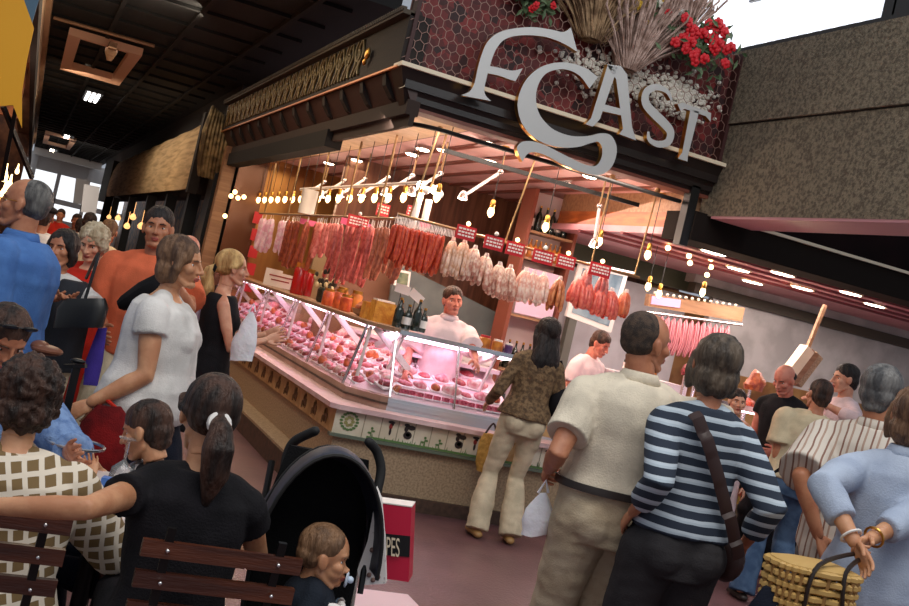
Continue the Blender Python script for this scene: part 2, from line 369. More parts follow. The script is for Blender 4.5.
    # ---- hair
    if hair:
        k = hair['k']; b = MB(); amp = .004; vx = .0065 if v < .012 else .009; fq = (30, 30, 10)
        if k == 'short': b.ell((0, -.021, .047), (.083, .098, .083), n=20, m=12); b.ell((0, -.048, -.002), (.0765, .069, .062), n=20); b.ell((0, -.055, -.05), (.056, .050, .035), n=16)
        elif k == 'buzz': b.ell((0, -.040, .036), (.0780, .084, .086), n=20, m=12); b.ell((0, -.048, -.002), (.0755, .067, .058), n=20); amp = .001
        elif k == 'bald': b.ell((0, -.046, .012), (.079, .074, .052), n=20, m=12); amp = .003
        elif k == 'bob':
            b.ell((0, -.028, .038), (.092, .104, .094), n=20, m=12); b.ell((0, -.050, -.045), (.088, .070, .075), n=20); amp = .006
            for i in (-1, 1): b.tube([(i*.075, .015, .03), (i*.084, .005, -.03), (i*.078, -.005, -.085)], [.02, .022, .016], 10, rnd=True)
        elif k == 'curly':
            b.ell((0, -.030, .042), (.100, .108, .098), n=20, m=12); b.ell((0, -.055, -.035), (.088, .070, .070), n=20); amp = .012; fq = (45, 45, 45)
            for i in (-1, 1): b.ell((i*.078, .0, -.0), (.028, .045, .05))
        elif k == 'pony':
            b.ell((0, -.028, .036), (.084, .102, .091), n=20, m=12); b.ell((0, -.048, .0), (.077, .070, .064), n=20); amp = .002
            for i in (-1, 1): b.tube([(i*.070, .035, .04), (i*.078, -.0, .012), (i*.06, -.06, .0)], .018, 10, rnd=True)
            b.tube([(0, -.110, -.015), (0, -.150, -.035), (0, -.160, -.085), (.01, -.140, -.16), (.005, -.12, -.24)], [.028, .034, .046, .042, .014], 12, rnd=True)
        elif k == 'long':
            b.ell((0, -.028, .040), (.092, .106, .095), n=20, m=12); amp = .005
            b.tube([(0, -.06, .0), (0, -.085, -.10), (0, -.10, -.20), (.0, -.11, -.30), (0, -.10, -.40)], [.092, .110, .128, .105, .04], 18, flat=.5, axis=(0, 1, 0), rnd=True)
            for i in (-1, 1): b.tube([(i*.07, .02, .03), (i*.085, -.02, -.05), (i*.08, -.05, -.15)], [.022, .026, .02], 10, rnd=True)
        elif k == 'baby': b.ell((0, -.022, .041), (.080, .094, .083), n=20, m=12); b.ell((0, -.048, .0), (.0765, .068, .058), n=20); amp = .002
        hb2 = fuse(b, vx, 2); wrinkle(hb2, amp, fq)
        o = MB(); o.merge(hb2, HMM); ho = obj('hair', o, HAIR[hair['c']], root, world=False, ang=None)
        if k == 'pony':
            o = MB(); o.merge(MB().lathe([(.024, -.008), (.034, -.01), (.036, 0), (.034, .01), (.024, .012)], (0, -.122, -.018), 14, rot=Matrix.Rotation(R(75), 3, 'X')), HMM); obj('hair_tie', o, hair['tie'], ho, world=False)
    # ---- clothes
    if bottom:
        e = bottom.get('loose', .018); b = MB(); k = bottom['k']
        if k == 'skirt':
            hem = bottom.get('hem', .35); c = P; rg = []
            for j in range(9):
                z = .13-(P.z+.13-hem)*j/8; g = j/8
                rg.append((S(P+V((0, .0, z))), L0, (.150*w+.03*min(1, j/2)+e+bottom.get('flare', .03)*g)*s, V((0, 1, 0)), (.112*w+.02*min(1, j/2)+e+bottom.get('flare', .03)*g)*s))
            b.loft(rg, 24)
        else:
            torso(b, min(e, .014), -.11, bottom.get('rise', .10) if not (top and top.get('hem', -.03) < .03) else .04); fl = bottom.get('flare', .068)
            for i in (-1, 1):
                a, q, t = G[i]; 
                if k == 'shorts': t2 = q.lerp(t, .08); b.tube([S(a), S(a.lerp(q, .5)), S(q), S(t2)], [(.088*w+e)*s, (.080*w+e)*s, (.068*w+e)*s, (.070+e)*s], 16)
                else: t2 = t+(t-q).normalized()*bottom.get('long', .02); b.tube([S(a), S(a.lerp(q, .4)), S(a.lerp(q, .75)), S(q), S(q.lerp(t2, .5)), S(t2)], [(.087*w+e)*s, (.074*w+e)*s, (.058*w+e)*s, (.052*w+e)*s, max(.046*w+e, fl*.95)*s, fl*s], 16)
                b.ell(S(a), (.088*w+e)*s)
        q = fuse(b, v, 2); wrinkle(q, bottom.get('wr', .006)*s, (7, 7, 11), 3)
        pants = obj(bottom.get('name', 'trousers'), q, bottom['mat'], root, world=False, ang=None)
        if bottom.get('belt'):
            u = bottom.get('rise', .10)-.02; c, Lu, Fu = fr(u); q0 = MB(); n = 40; pr = []
            b2 = MB(); torso(b2, e+.010, u-.014, u+.014); obj('belt', b2, bottom['belt'], root, world=False)
    if top:
        e = max(top.get('loose', .015), .008 if top['mat'] in TIGHT else .024); b = MB(); hem = top.get('hem', -.03); torso(b, e, hem, top.get('neck', .53), flare=top.get('flare', 0)); sl = top.get('sleeve', .5)
        if sl > 0 or top.get('cap'): shoulders(b, e*.7)
        for i in (-1, 1):
            a, q, t = A[i]; m_ = top.get('sl_loose', .014)
            if sl <= 0: continue
            if sl <= 1: z = a.lerp(q, sl); b.tube([S(a), S(a.lerp(z, .5)), S(z)], [(.054*aw+m_)*s, (.052*aw+m_*1.2)*s, (.050*aw+m_*1.6)*s], 16); b.ell(S(a), (.053*aw+m_)*s)
            else: z = q.lerp(t, sl-1); b.tube([S(a), S(a.lerp(q, .5)), S(q), S(q.lerp(z, .5)), S(z)], [(.054*aw+m_)*s, (.048*aw+m_*1.1)*s, (.042*aw+m_)*s, (.040*aw+m_)*s, (.034*aw+m_)*s], 16); b.ell(S(a), (.053*aw+m_)*s)
        q = fuse(b, v*.95, 2); wrinkle(q, top.get('wr', .006)*s, top.get('wf', (10, 10, 4)), 11)
        shirt = obj(top.get('name', 'shirt'), q, top['mat'], root, world=False, ang=None)
        if top.get('collar'):
            c, Lu, Fu = fr(.525); b = MB(); c2 = c+U*.035
            b.loft([(S(c), Lu, .080*s, Fu, .074*s), (S(c2+U*.008), Lu, .066*s, Fu, .066*s), (S(c2), Lu, .072*s, Fu, .072*s), (S(c-U*.012), Lu, .098*s, Fu, .088*s), (S(c-U*.01), Lu, .092*s, Fu, .082*s)], 24, cap=False); obj('collar', b, top['collar'], shirt, world=False, ang=None)
    if shoes:
        for i in (-1, 1):
            a, q, t = G[i]; d = V((i*.12, 1, 0)).normalized(); b = MB(); z = t.z-.08
            b.tube([S(V((t.x, t.y, z+.035))-d*.045), S(V((t.x, t.y, z+.042))+d*.02), S(V((t.x, t.y, z+.036))+d*.10), S(V((t.x, t.y, z+.028))+d*.165)], [.036*s, .042*s, .040*s, .026*s], 12, rnd=True, flat=.8, axis=(0, 0, 1)); obj('shoe', fuse(b, .008, 1), shoes, root, world=False, ang=None)
    return dict(root=root, A={k: [W(x) for x in q] for k, q in A.items()}, head=MW @ S(hc), HM=MW @ HMM, sh={k: W(q) for k, q in sh.items()}, fr=lambda u, M=MW, s=s: (M @ (fr(u)[0]*s), (M.to_3x3() @ fr(u)[1]), (M.to_3x3() @ fr(u)[2])), s=s, body=bo, prof=prof)
def under(x, y, t, hgt=None):
    p = at(x, y, t); return V((p.x, p.y, 0)), p.z
# ---------------------------------------------------------------- materials of the place
M = {}
M['floor'] = mat('market_floor', srgb(112, 78, 80), .38, 0, 3, srgb(92, 62, 66), .15, 40, lo=.35, hi=.65)
M['concrete'] = mat('pebbled_concrete', srgb(130, 119, 100), .9, 0, 38, srgb(88, 79, 65), .9, 70, lo=.4, hi=.62)
M['black_ceil'] = mat('black_ceiling_paint', srgb(14, 14, 14), .85, 0, 2, srgb(22, 22, 22), .1, 20, (1, .1, 1))
M['dark_wood'] = mat('dark_stained_wood', srgb(34, 23, 18), .75, 0, 6, srgb(26, 17, 14), .15, 30, (6, .4, 6))
M['brown_wood'] = mat('brown_wood', srgb(120, 66, 42), .4, 0, 5, srgb(86, 44, 28), .1, 20, (.5, 6, 6))
M['tan_wood'] = mat('tan_wood', srgb(165, 125, 92), .5, 0, 4, srgb(142, 104, 74), .1, 20, (.5, 6, 6))
M['red_strip'] = mat('reddish_wood_strip', srgb(112, 58, 44), .45)
M['pink_panel'] = mat('pink_ceiling_panel', srgb(226, 188, 186), .5, 0, 3, srgb(214, 172, 170))
M['gold'] = mat('gold_metal', srgb(215, 160, 75), .3, 1)
M['brass'] = mat('brass_rod', srgb(150, 120, 84), .45, .8)
M['brass_wall'] = mat('brushed_brass_panel', srgb(190, 140, 80), .35, .8, 3, srgb(150, 100, 60), .1, 30, (1, 1, .1))
M['chrome'] = mat('polished_steel', srgb(215, 212, 212), .22, 1)
M['steel'] = mat('white_enamelled_metal', srgb(226, 220, 222), .3, .3)
M['cream_trim'] = mat('cream_edge_strip', srgb(232, 216, 188), .4)
M['granite'] = mat('beige_pebbled_stone', srgb(176, 152, 122), .7, 0, 60, srgb(146, 124, 98), .25, 90)
M['kick'] = mat('dark_brown_kick_stone', srgb(82, 60, 48), .6, 0, 20, srgb(62, 45, 36))
M['ledge'] = mat('pink_marble_ledge', srgb(232, 202, 200), .3, 0, 6, srgb(214, 178, 178))
M['tile'] = mat('cream_glazed_tile', srgb(226, 216, 196), .25, 0, 4, srgb(208, 196, 172))
M['tile_line'] = mat('tile_joint', srgb(150, 140, 120), .7)
M['ochre_tile'] = mat('ochre_glazed_tile', srgb(196, 160, 108), .35, 0, 9, srgb(168, 128, 78))
M['green'] = mat('painted_grass_green', srgb(92, 122, 70), .5)
M['ink'] = mat('dark_painted_figure', srgb(44, 34, 34), .5); M['red_ink'] = mat('red_painted_figure', srgb(150, 50, 45), .5)
M['green_rim'] = mat('grey_green_metal_edge', srgb(112, 124, 108), .4, .4)
M['mirror'] = mat('dark_mirror', srgb(190, 180, 165), .05, 1)
M['white'] = mat('white_paint', srgb(228, 224, 220), .5)
M['black'] = mat('black_plastic', srgb(16, 16, 17), .4); M['blackmetal'] = mat('black_painted_metal', srgb(20, 19, 19), .35, .3)
M['glass'] = mat('clear_glass', (.97, .98, .98), .02, trans=1, spec=.5); M['glass'].node_tree.nodes['Principled BSDF'].inputs['IOR'].default_value = 1.12
M['red_sign'] = mat('red_price_card', srgb(190, 28, 38), .45); M['card'] = mat('white_card', srgb(238, 228, 222), .5)
M['bulb'] = mat('glowing_bulb', (1, .66, .28), .3, emit=7); M['halogen'] = mat('glowing_spot', (1, .86, .66), .3, emit=16); M['tube'] = mat('glowing_tube', (1, .93, .88), .3, emit=7)
M['win'] = mat('bright_daylight_pane', (.88, .92, 1), .4, emit=1.0)
M['board'] = mat('grey_green_board', srgb(104, 112, 110), .5, 0, 3, srgb(88, 96, 96))
M['greywall'] = mat('pale_grey_wall', srgb(196, 196, 200), .45, 0, 3, srgb(180, 178, 182))
M['hood'] = mat('brushed_metal_hood', srgb(190, 186, 182), .35, .35, 3, srgb(168, 164, 160))
def stucco():
    m = mat('dark_red_lattice_panel', srgb(92, 26, 28), .6); nt = m.node_tree; b = nt.nodes['Principled BSDF']
    tc = nt.nodes.new('ShaderNodeTexCoord'); v = nt.nodes.new('ShaderNodeTexVoronoi'); v.inputs['Scale'].default_value = 14; nt.links.new(tc.outputs['Object'], v.inputs['Vector'])
    r = nt.nodes.new('ShaderNodeValToRGB'); e = r.color_ramp.elements; e[0].color = (*srgb(48, 18, 20), 1); e[1].color = (*srgb(132, 40, 38), 1); e[0].position = .2; e[1].position = .9
    nt.links.new(v.outputs['Color'], r.inputs[0]); nt.links.new(r.outputs[0], b.inputs['Base Color']); return m
M['lattice'] = stucco()

# ---------------------------------------------------------------- the hall
struct('floor', MB().box((-12, -6, -.1), (24, 62, 0)), M['floor'])
b = MB().box((-.28, 9.4, 4.0), (2.6, 56, 4.15))
for k in range(46): b.box((-.27, 9.9+k*1.0, 3.965), (2.3, 9.98+k*1.0, 4.0))
for x in (.45, 1.2, 1.95): b.box((x, 9.4, 3.95), (x+.05, 56, 4.0))
struct('ceiling', b, M['black_ceil'])
# pale coffered lantern frames in the aisle ceiling
for n, (y0, y1, hang) in enumerate(((15.4, 19.4, 1), (37, 43, 0))):
    b = MB()
    for a, c in (((.0, y0, 3.86), (.95, y0+.12, 3.96)), ((.0, y1-.6, 3.86), (.95, y1, 3.96)), ((.0, y0+.12, 3.86), (.16, y1-.6, 3.96)), ((.79, y0+.12, 3.86), (.95, y1-.6, 3.96))): b.box(a, c)
    t = thing('ceiling_frame', ['peach coloured square frame on the black aisle ceiling, nearest', 'far peach coloured square frame on the black aisle ceiling'][n], 'ceiling frame', (.47, (y0+y1)/2, 3.86))
    obj('frame', b, mat('peach_paint%d' % n, srgb(240, 190, 156), .6), t, smooth=False)
    if hang:
        q = MB().tube([(-.2, y0-1, 3.86), (1.0, y0-1.1, 3.86)], .022, 8); obj('rail', q, M['tan_wood'], t)
        q = MB().box((.5, y0-.45, 3.78), (.6, y0-.1, 3.86)).lathe([(.03, -.14), (.07, -.05), (.08, 0), (.03, .1)], (.55, y0-.28, 3.78), 10); obj('hook_lamp', q, M['tan_wood'], t)
for n, (x, y) in enumerate(((.68, 22.7), (.68, 36.5), (.45, 47))):
    t = thing('ceiling_light', ['twin slot ceiling light nearest on the black aisle ceiling', 'twin slot ceiling light midway along the black aisle ceiling', 'yellowish far ceiling light above the bright end windows'][n], 'ceiling light', (x, y, 3.84))
    obj('housing', MB().box((x-.16, y-.9, 3.9), (x+.16, y+.9, 3.97)), M['black'], t, smooth=False)
    for k in (-.09, 0, .09)[:3 if n == 0 else 2]: q = MB().box((x+k-.025, y-.75, 3.87), (x+k+.025, y+.75, 3.9)); obj('tube', q, M['halogen'] if n == 2 else M['tube'], t, smooth=False)
# white cross beam and bright glazed end of the aisle
struct('trim_1', MB().box((-.25, 49.6, 3.7), (2.5, 49.9, 4.0)), M['white'])
b = MB().box((-1.3, 56, 0), (4.2, 56.3, 1.2)).box((-1.3, 56, 3.3), (4.2, 56.3, 4.1))
for x in (-1.2, -.2, .95, 2.3): b.box((x, 55.9, 0), (x+.18, 56.2, 4.0))
b.box((-1.3, 55.9, 1.9), (4.2, 56.1, 2.15))
t = struct('window_1', b, M['white'])
struct('pane', MB().box((-1.3, 56.05, 1.2), (4.2, 56.1, 3.3)), mat('far_daylight', (.92, .96, 1), .4, emit=1.05), t)
struct('wall_partition', MB().box((-1.3, 29.8, 0), (-.3, 30, 3.6)).box((-1.3, 14.8, 2.6), (-.35, 15, 3.4)), mat('warm_partition', srgb(180, 110, 66), .6, 0, 3, srgb(110, 64, 40)))
# left row of stalls
b = MB().box((-.62, 6.5, 3.30), (-.30, 45, 4.05)).box((-.34, 6.5, 3.2), (-.26, 45, 3.34)).box((-.34, 6.5, 3.86), (-.24, 45, 3.98))
struct('wall_left', b, mat('tan_painted_cornice', srgb(212, 176, 138), .6, 0, 5, srgb(170, 134, 100), .1, 20, (1, .1, 4)))
struct('trim_2', MB().box((-.3, 7, 3.05), (-.24, 45, 3.2)), M['dark_wood'])
struct('wall_back', MB().box((-1.5, 8.0, 0), (-1.3, 56, 3.3)), mat('warm_stall_back', srgb(170, 104, 64), .6, 0, 3, srgb(120, 66, 40)))
Y0 = 7.0
pl = [aty(x, y, Y0) for x, y in ((-60, -40), (17, -40), (24, 0), (34, 28), (27, 60), (22, 92), (22, 128), (13, 105), (0, 106), (-60, 96))]
t = thing('yellow_awning', 'yellow hanging banner board with a blue corner at the left edge', 'banner', (pl[4].x, Y0, 2.6))
obj('board', MB().prism(pl, (0, .04, 0)), mat('yellow_board', srgb(226, 160, 10), .6), t, smooth=False)
obj('blue_corner', MB().prism([aty(x, y, Y0+.01) for x, y in ((16, -42), (52, -42), (37, 6), (31, 27), (24, 2))], (0, .04, 0)), mat('blue_board', srgb(66, 98, 122), .6), t, smooth=False)
for n, (p0, p1) in enumerate((((3, 106), (32, 178)), ((16, 108), (2, 180)))):
    q = MB().bar(aty(*p0, 7.4), aty(*p1, 7.4+.3), .025, .025); tag(obj('awning_strut', q, M['blackmetal']), ['black strut leaning right under the yellow banner board', 'black strut leaning left under the yellow banner board'][n], 'strut')
for k, (x, y, Y) in enumerate(((4, 178, 9.5), (9, 187, 11), (20, 195, 14), (17, 172, 17), (30, 190, 26), (3, 196, 9.0))):
    p = aty(x, y, Y); q = MB().lathe([(.006, .12), (.012, .06), (.028, .02), (.026, -.015), (.008, -.03)], p, 12)
    tag(obj('light_bulb', q, M['bulb']), None, 'bulb', 'bulbs of the stalls left of the aisle')['label'] = 'small glowing bulb hanging in the stalls left of the aisle'
# far row of stalls beyond the awning, on the right of the aisle
b = MB()
b.box((2.45, 16.2, 0), (2.6, 46, .9)).box((2.45, 16.2, 2.35), (2.7, 46, 4.0))
struct('wall_right', b, M['dark_wood'])
struct('trim_3', MB().box((4.2, 15.6, 0), (4.3, 56, 3.9)), mat('warm_stall_lining', srgb(150, 100, 66), .6, 0, 3, srgb(70, 50, 40), lo=.45, hi=.5))
for k, y in enumerate((17.6, 20.5, 24, 28.5, 34)):
    q = MB().box((2.24, y, 0), (2.42, y+.22, 2.36)); tag(obj('stall_post', q, M['black'], smooth=False), None, 'post', 'dark posts of the far stalls beside the aisle')['label'] = 'dark upright post of the far stalls under the canvas awning'
for k, (x, y, Y) in enumerate(((118, 218, 22), (127, 226, 19.5), (133, 217, 19), (109, 217, 27), (141, 226, 17.5))):
    p = aty(x, y, Y); q = MB().lathe([(.004, .25), (.005, .06), (.03, .045), (.055, .0), (.045, -.035), (.015, -.05)], p, 12)
    tag(obj('globe_lamp', q, mat('warm_globe%d' % k, (1, .5, .18), .3, emit=1.6)), None, 'lamp', 'warm lamps inside the far stalls')['label'] = 'warm glowing lamp inside the far stalls behind the dark posts'
# canvas awning
cv = mat('beige_canvas', srgb(220, 188, 138), .8, 0, 3, srgb(172, 138, 94), .2, 20, (.6, .35, 5), lo=.42, hi=.7)
b = MB(); n = 30
prof = [(2.12, 2.37), (2.10, 2.6), (2.11, 2.9), (2.14, 3.2), (2.22, 3.44), (2.26, 3.46), (2.2, 3.2), (2.15, 2.9), (2.14, 2.6), (2.15, 2.37)]
vs = []
for i in range(n+1):
    y = 16.7+(35.5-16.7)*i/n
    for x, z in prof: vs.append((x+.012*math.sin(i*1.7+z*4), y, z))
k = len(prof); b.add(vs, [(i*k+j, i*k+(j+1) % k, (i+1)*k+(j+1) % k, (i+1)*k+j) for i in range(n) for j in range(k)]+[tuple(range(k)), tuple(n*k+j for j in range(k))])
tag(obj('canvas_awning', b, cv, ang=60), 'long beige canvas awning hanging over the far stalls', 'awning')
tag(obj('awning_end_post', MB().box((2.1, 35.5, 0), (2.35, 35.8, 3.5)), M['dark_wood'], smooth=False), 'dark post at the far end of the canvas awning', 'post')
tag(obj('awning_end_board', MB().box((2.06, 16.5, 2.3), (2.2, 16.72, 3.5)), M['dark_wood'], smooth=False), 'dark board closing the near end of the canvas awning', 'board')
# white shop sheets further on
for k, (x0, x1, y0, y1, Y) in enumerate(((76, 90, 178, 205, 44), (84, 100, 184, 214, 40))):
    q = MB().prism([aty(x0, y0, Y), aty(x1, y0+3, Y), aty(x1-4, y1, Y), aty(x0-3, y1-2, Y)], (0, .06, 0)); tag(obj('hanging_banner', q, M['white']), ['white hanging sheet far down the aisle, the farther one', 'white hanging sheet far down the aisle, beside the awning end'][k], 'banner')

# ---------------------------------------------------------------- the butcher's stall: shell
XL, YF = 2.39, 7.77          # left face and front face of the counter
XR = 5.09                    # end of the sign, where the concrete beam begins
# base
b = MB().prism([(XL, YF, .0), (XL, 15.3, .0), (XL+.25, 15.3, .0), (XL+.25, YF+.25, .0), (7.0, YF+.25, .0), (7.0, YF, .0)], (0, 0, .48))
t = thing('counter_base', 'beige stone base of the corner meat counter', 'counter base', (XL, YF, 0))
obj('stone_wall', b, M['granite'], t, smooth=False)
b = MB().box((XL-.18, YF+.02, 0), (XL, 15.3, .19)); obj('step', b, M['granite'], t, smooth=False)
obj('kick_plate', MB().box((XL-.185, YF+.0, 0), (XL-.18, 15.3, .17)).box((XL+.02, YF-.05, 0), (7.0, YF, .10)), M['kick'], t, smooth=False)
# tile frieze : front
t = thing('tile_frieze', 'band of cream painted tiles with little figures along the counter front', 'tile band', (XL, YF, .48))
obj('backing', MB().box((XL-.03, YF-.03, .48), (4.6, YF, .665)), M['tile'], t, smooth=False)
obj('lower_edge', MB().box((XL-.05, YF-.06, .462), (4.6, YF, .485)), M['green_rim'], t, smooth=False)
b = MB(); xs = [XL-.03]; x = XL+.20
while x < 4.5: xs.append(x); x += .135
for x in xs[1:]: b.box((x-.003, YF-.033, .485), (x+.003, YF-.029, .665))
obj('joint', b, M['tile_line'], t, smooth=False)['kind'] = 'stuff'
random.seed(3); b = MB()
for k in range(150):
    x = XL+.26+random.random()*1.9; hh = .012+random.random()**3*.05; b.prism([(x-.007, YF-.033, .487), (x+.007, YF-.033, .487), (x+random.uniform(-.01, .01), YF-.033, .487+hh)], (0, .003, 0))
b.box((XL+.24, YF-.034, .487), (4.5, YF-.03, .503)); obj('painted_grass', b, M['green'], t, smooth=False)['kind'] = 'stuff'
def motif(cx, kind):
    b = MB(); y = YF-.035; z = .585
    def disc(dx, dz, r, rz=None, mi=0): 
        rz = rz or r; b.prism([(cx+dx+r*math.cos(a*PI/6), y, z+dz+rz*math.sin(a*PI/6)) for a in range(12)], (0, .004, 0), mi)
    if kind == 'wreath':
        for a in range(16):
            w = a*PI/8; disc(.062*math.cos(w), .062*math.sin(w), .014, .009)
        for a in range(7): w = a*PI/3.5; disc(.028*math.cos(w), .03*math.sin(w), .015, .012, 2)
        return obj('painted_wreath', b, [M['green'], M['ink'], mat('olive_paint', srgb(150, 145, 90), .5)], t, smooth=False)
    if kind == 'bird': disc(0, .05, .028, .011, 1); disc(-.0, .018, .014, .022, 3); disc(.002, -.02, .009, .028, 1); disc(.01, .035, .01, .01, 1)
    if kind == 'rooster': disc(0, -.025, .034, .03, 1); disc(-.02, .02, .016, .022, 1); disc(.02, .035, .03, .018, 1); disc(-.02, .05, .022, .012, 1); disc(0, -.02, .018, .014, 0)
    if kind == 'plant': b.prism([(cx-.004, y, z-.08), (cx+.004, y, z-.08), (cx, y, z-.01)], (0, .004, 0), 0); disc(-.015, -.055, .014, .008); disc(.014, -.04, .014, .008); disc(0, -.02, .01, .01)
    obj({'bird': 'painted_bird', 'rooster': 'painted_rooster', 'plant': 'painted_plant'}[kind], b, [M['green'], M['ink'], M['tile_line'], M['red_ink']], t, smooth=False)
motif(XL+.085, 'wreath')
for x, k in ((2.66, 'plant'), (2.80, 'bird'), (2.945, 'rooster'), (3.09, 'plant'), (3.21, 'plant'), (3.37, 'rooster'), (3.50, 'bird'), (3.63, 'plant'), (4.0, 'bird'), (4.15, 'rooster')): motif(x, k)
obj('ochre_panel', MB().box((3.70, YF-.036, .505), (3.86, YF-.03, .66)), M['ochre_tile'], t, smooth=False)
# left frieze with worn painted figures
t2 = thing('ochre_frieze', 'ochre tile band with worn brown figures along the aisle side of the counter', 'tile band', (XL, YF, .48))
obj('backing', MB().box((XL-.03, YF-.03, .48), (XL, 15.3, .665)), M['ochre_tile'], t2, smooth=False)
wf = mat('worn_brown_paint', srgb(104, 72, 44), .6); wf2 = mat('worn_pale_paint', srgb(214, 190, 140), .6)
for k in range(22):
    y = YF+.22+k*.33; b = MB(); x = XL-.035
    def el(dy, z, ry, rz, mi=0): b.prism([(x, y+dy+ry*math.cos(a*PI/5), z+rz*math.sin(a*PI/5)) for a in range(10)], (.004, 0, 0), mi)
    el(0, .57, .04, .055, 0); el(.01, .60, .018, .025, 1); el(-.05, .55, .016, .04, 0); el(.06, .53, .018, .03, 0); el(0, .54, .014, .02, 1)
    obj('painted_figure', b, [wf, wf2], t2, smooth=False)
# pink marble ledge
pts = [(XL-.09, 15.3), (XL-.09, YF-.04), (XL-.03, YF-.09), (4.7, YF-.09), (4.7, YF+.2), (XL+.45, YF+.2), (XL+.3, YF+.5), (XL+.3, 15.3)]
tag(obj('marble_ledge', MB().prism([(x, y, .665) for x, y in pts], (0, 0, .035)), M['ledge'], smooth=False), 'pale pink marble ledge running round the corner under the glass case', 'ledge')
# ---------------------------------------------------------------- fascia, sign, ceiling
t = thing('aisle_fascia', 'dark carved wooden fascia with scrollwork above the aisle side of the stall', 'fascia', (2.23, YF, 2.75))
obj('board', MB().box((2.23, YF, 3.2), (2.40, 15.7, 3.6)), M['dark_wood'], t, smooth=False)
b = MB().box((2.17, YF, 3.58), (2.27, 15.7, 3.615))
for k in range(160): b.box((2.16, YF+.02+k*.0495, 3.60), (2.20, YF+.045+k*.0495, 3.635))
obj('toothed_cornice', b, mat('grey_cornice', srgb(76, 66, 54), .7, .2), t, smooth=False)
obj('gilt_edge', MB().box((2.215, YF, 3.19), (2.235, 15.7, 3.205)), mat('orange_gilt', srgb(196, 120, 60), .4, .5), t, smooth=False)
scr = mat('bronze_scroll', srgb(122, 104, 66), .4, .6)
for k in range(22):
    y = 8.95+k*.305; q = MB(); s_ = 1 if k % 2 else -1
    for j, (dy, ph) in enumerate(((-.09, 0), (0, 1), (.09, 0))):
        pts = [(2.22, y+dy+.035*math.sin(a*1.3+ph+j), 3.25+a*.05) for a in range(7)]; q.tube(catmull(pts, 3), .011, 6)
    q.tube([(2.215, y+.05*math.cos(a*.6), 3.42+.05*math.sin(a*.6)*s_) for a in range(9)], .009, 6); obj('scroll', q, scr, t)
q = MB().ell((2.20, 8.62, 3.39), (.02, .05, .05)).ell((2.20, 8.66, 3.33), (.015, .03, .03)); obj('gilt_boss', q, M['gold'], t)
# sloping soffit with brackets below the fascia
obj('soffit', MB().prism([(2.25, YF, 3.19), (2.38, YF, 2.98), (2.42, YF, 2.98), (2.42, YF, 3.19)], (0, 7.9, 0)), mat('purple_brown_soffit', srgb(62, 40, 36), .5), t, smooth=False)
for k in range(12):
    y = 8.1+k*.62; b = MB().prism([(2.24, y, 3.19), (2.26, y, 3.10), (2.33, y, 3.02), (2.40, y, 2.98), (2.40, y, 3.02), (2.30, y, 3.12)], (0, .09, 0)); obj('bracket', b, M['dark_wood'], t, smooth=False)
obj('lower_beam', MB().box((2.36, YF, 2.88), (2.46, 15.7, 2.99)).box((2.40, YF, 2.80), (2.44, 15.7, 2.88)), mat('brown_beam', srgb(46, 31, 24), .8), t, smooth=False)
obj('roller_box', MB().box((2.34, 9.95, 2.74), (2.5, 15.7, 2.90)), mat('matt_black', srgb(17, 15, 14), .9), t, smooth=False)
t = thing('fabric_finial', 'gathered bronze ornament at the far end of the carved fascia', 'ornament', (2.2, 15.9, 2.6))
b = MB()
for k in range(7): a = k*.28; b.tube([(2.05+.04*k, 15.75, 3.5-.02*k), (2.02+.05*k, 15.68, 3.15), (2.04+.05*k, 15.72, 2.75), (2.08+.045*k, 15.78, 2.55)], [.03, .055, .05, .03], 8, rnd=True)
obj('drapery', b, mat('bronze_drape', srgb(158, 138, 96), .5, .3, 8, srgb(90, 74, 48)), t)
obj('disc', MB().ell((2.42, 15.8, 2.95), (.16, .08, .40)), mat('orange_disc', srgb(190, 118, 66), .5), t)
# corner posts
tag(obj('aisle_post', MB().box((2.3, 15.3, 0), (2.47, 15.5, 3.0)), M['tan_wood'], smooth=False), 'tan upright post at the far end of the meat counter', 'post')
tag(obj('dark_pillar', MB().box((2.28, 15.72, 0), (2.60, 16.2, 3.3)), M['black'], smooth=False), 'black pillar beneath the bronze ornament', 'pillar')
tag(obj('corner_post', MB().box((4.90, YF+.02, 2.5), (4.98, YF+.12, 3.0)), M['black'], smooth=False), 'slim black post below the right end of the sign', 'post')
# front sign
t = thing('stall_sign', 'dark red sign box behind wire mesh with large silver letters', 'sign', (2.23, YF, 2.95))
obj('backboard', MB().box((2.26, YF+.10, 3.2), (XR, YF+.16, 4.15)), M['lattice'], t, smooth=False)
b = MB().prism([(2.23, YF-.07, 3.20), (2.23, YF+.2, 3.20), (2.36, YF+.2, 2.95), (2.36, YF+.06, 2.95)], (XR-2.23, 0, 0)).box((2.3, YF-.03, 3.06), (XR, YF+.1, 3.12)).box((2.4, YF+.02, 2.985), (XR, YF+.12, 3.03))
obj('dark_beam', b, mat('near_black_wood', srgb(34, 26, 24), .35), t, smooth=False)
obj('cream_strip', MB().box((2.22, YF-.10, 3.195), (XR, YF+.1, 3.225)), M['cream_trim'], t, smooth=False)
obj('brown_soffit', MB().box((2.42, YF+.05, 2.93), (XR, YF+.25, 2.955)), M['red_strip'], t, smooth=False)
sdm = mat('side_dark', srgb(60, 26, 24), .6)
for xa in (2.26, XR-.03): obj('side_panel', MB().box((xa, YF-.02, 3.2), (xa+.03, YF+.12, 4.15)), sdm, t, smooth=False)
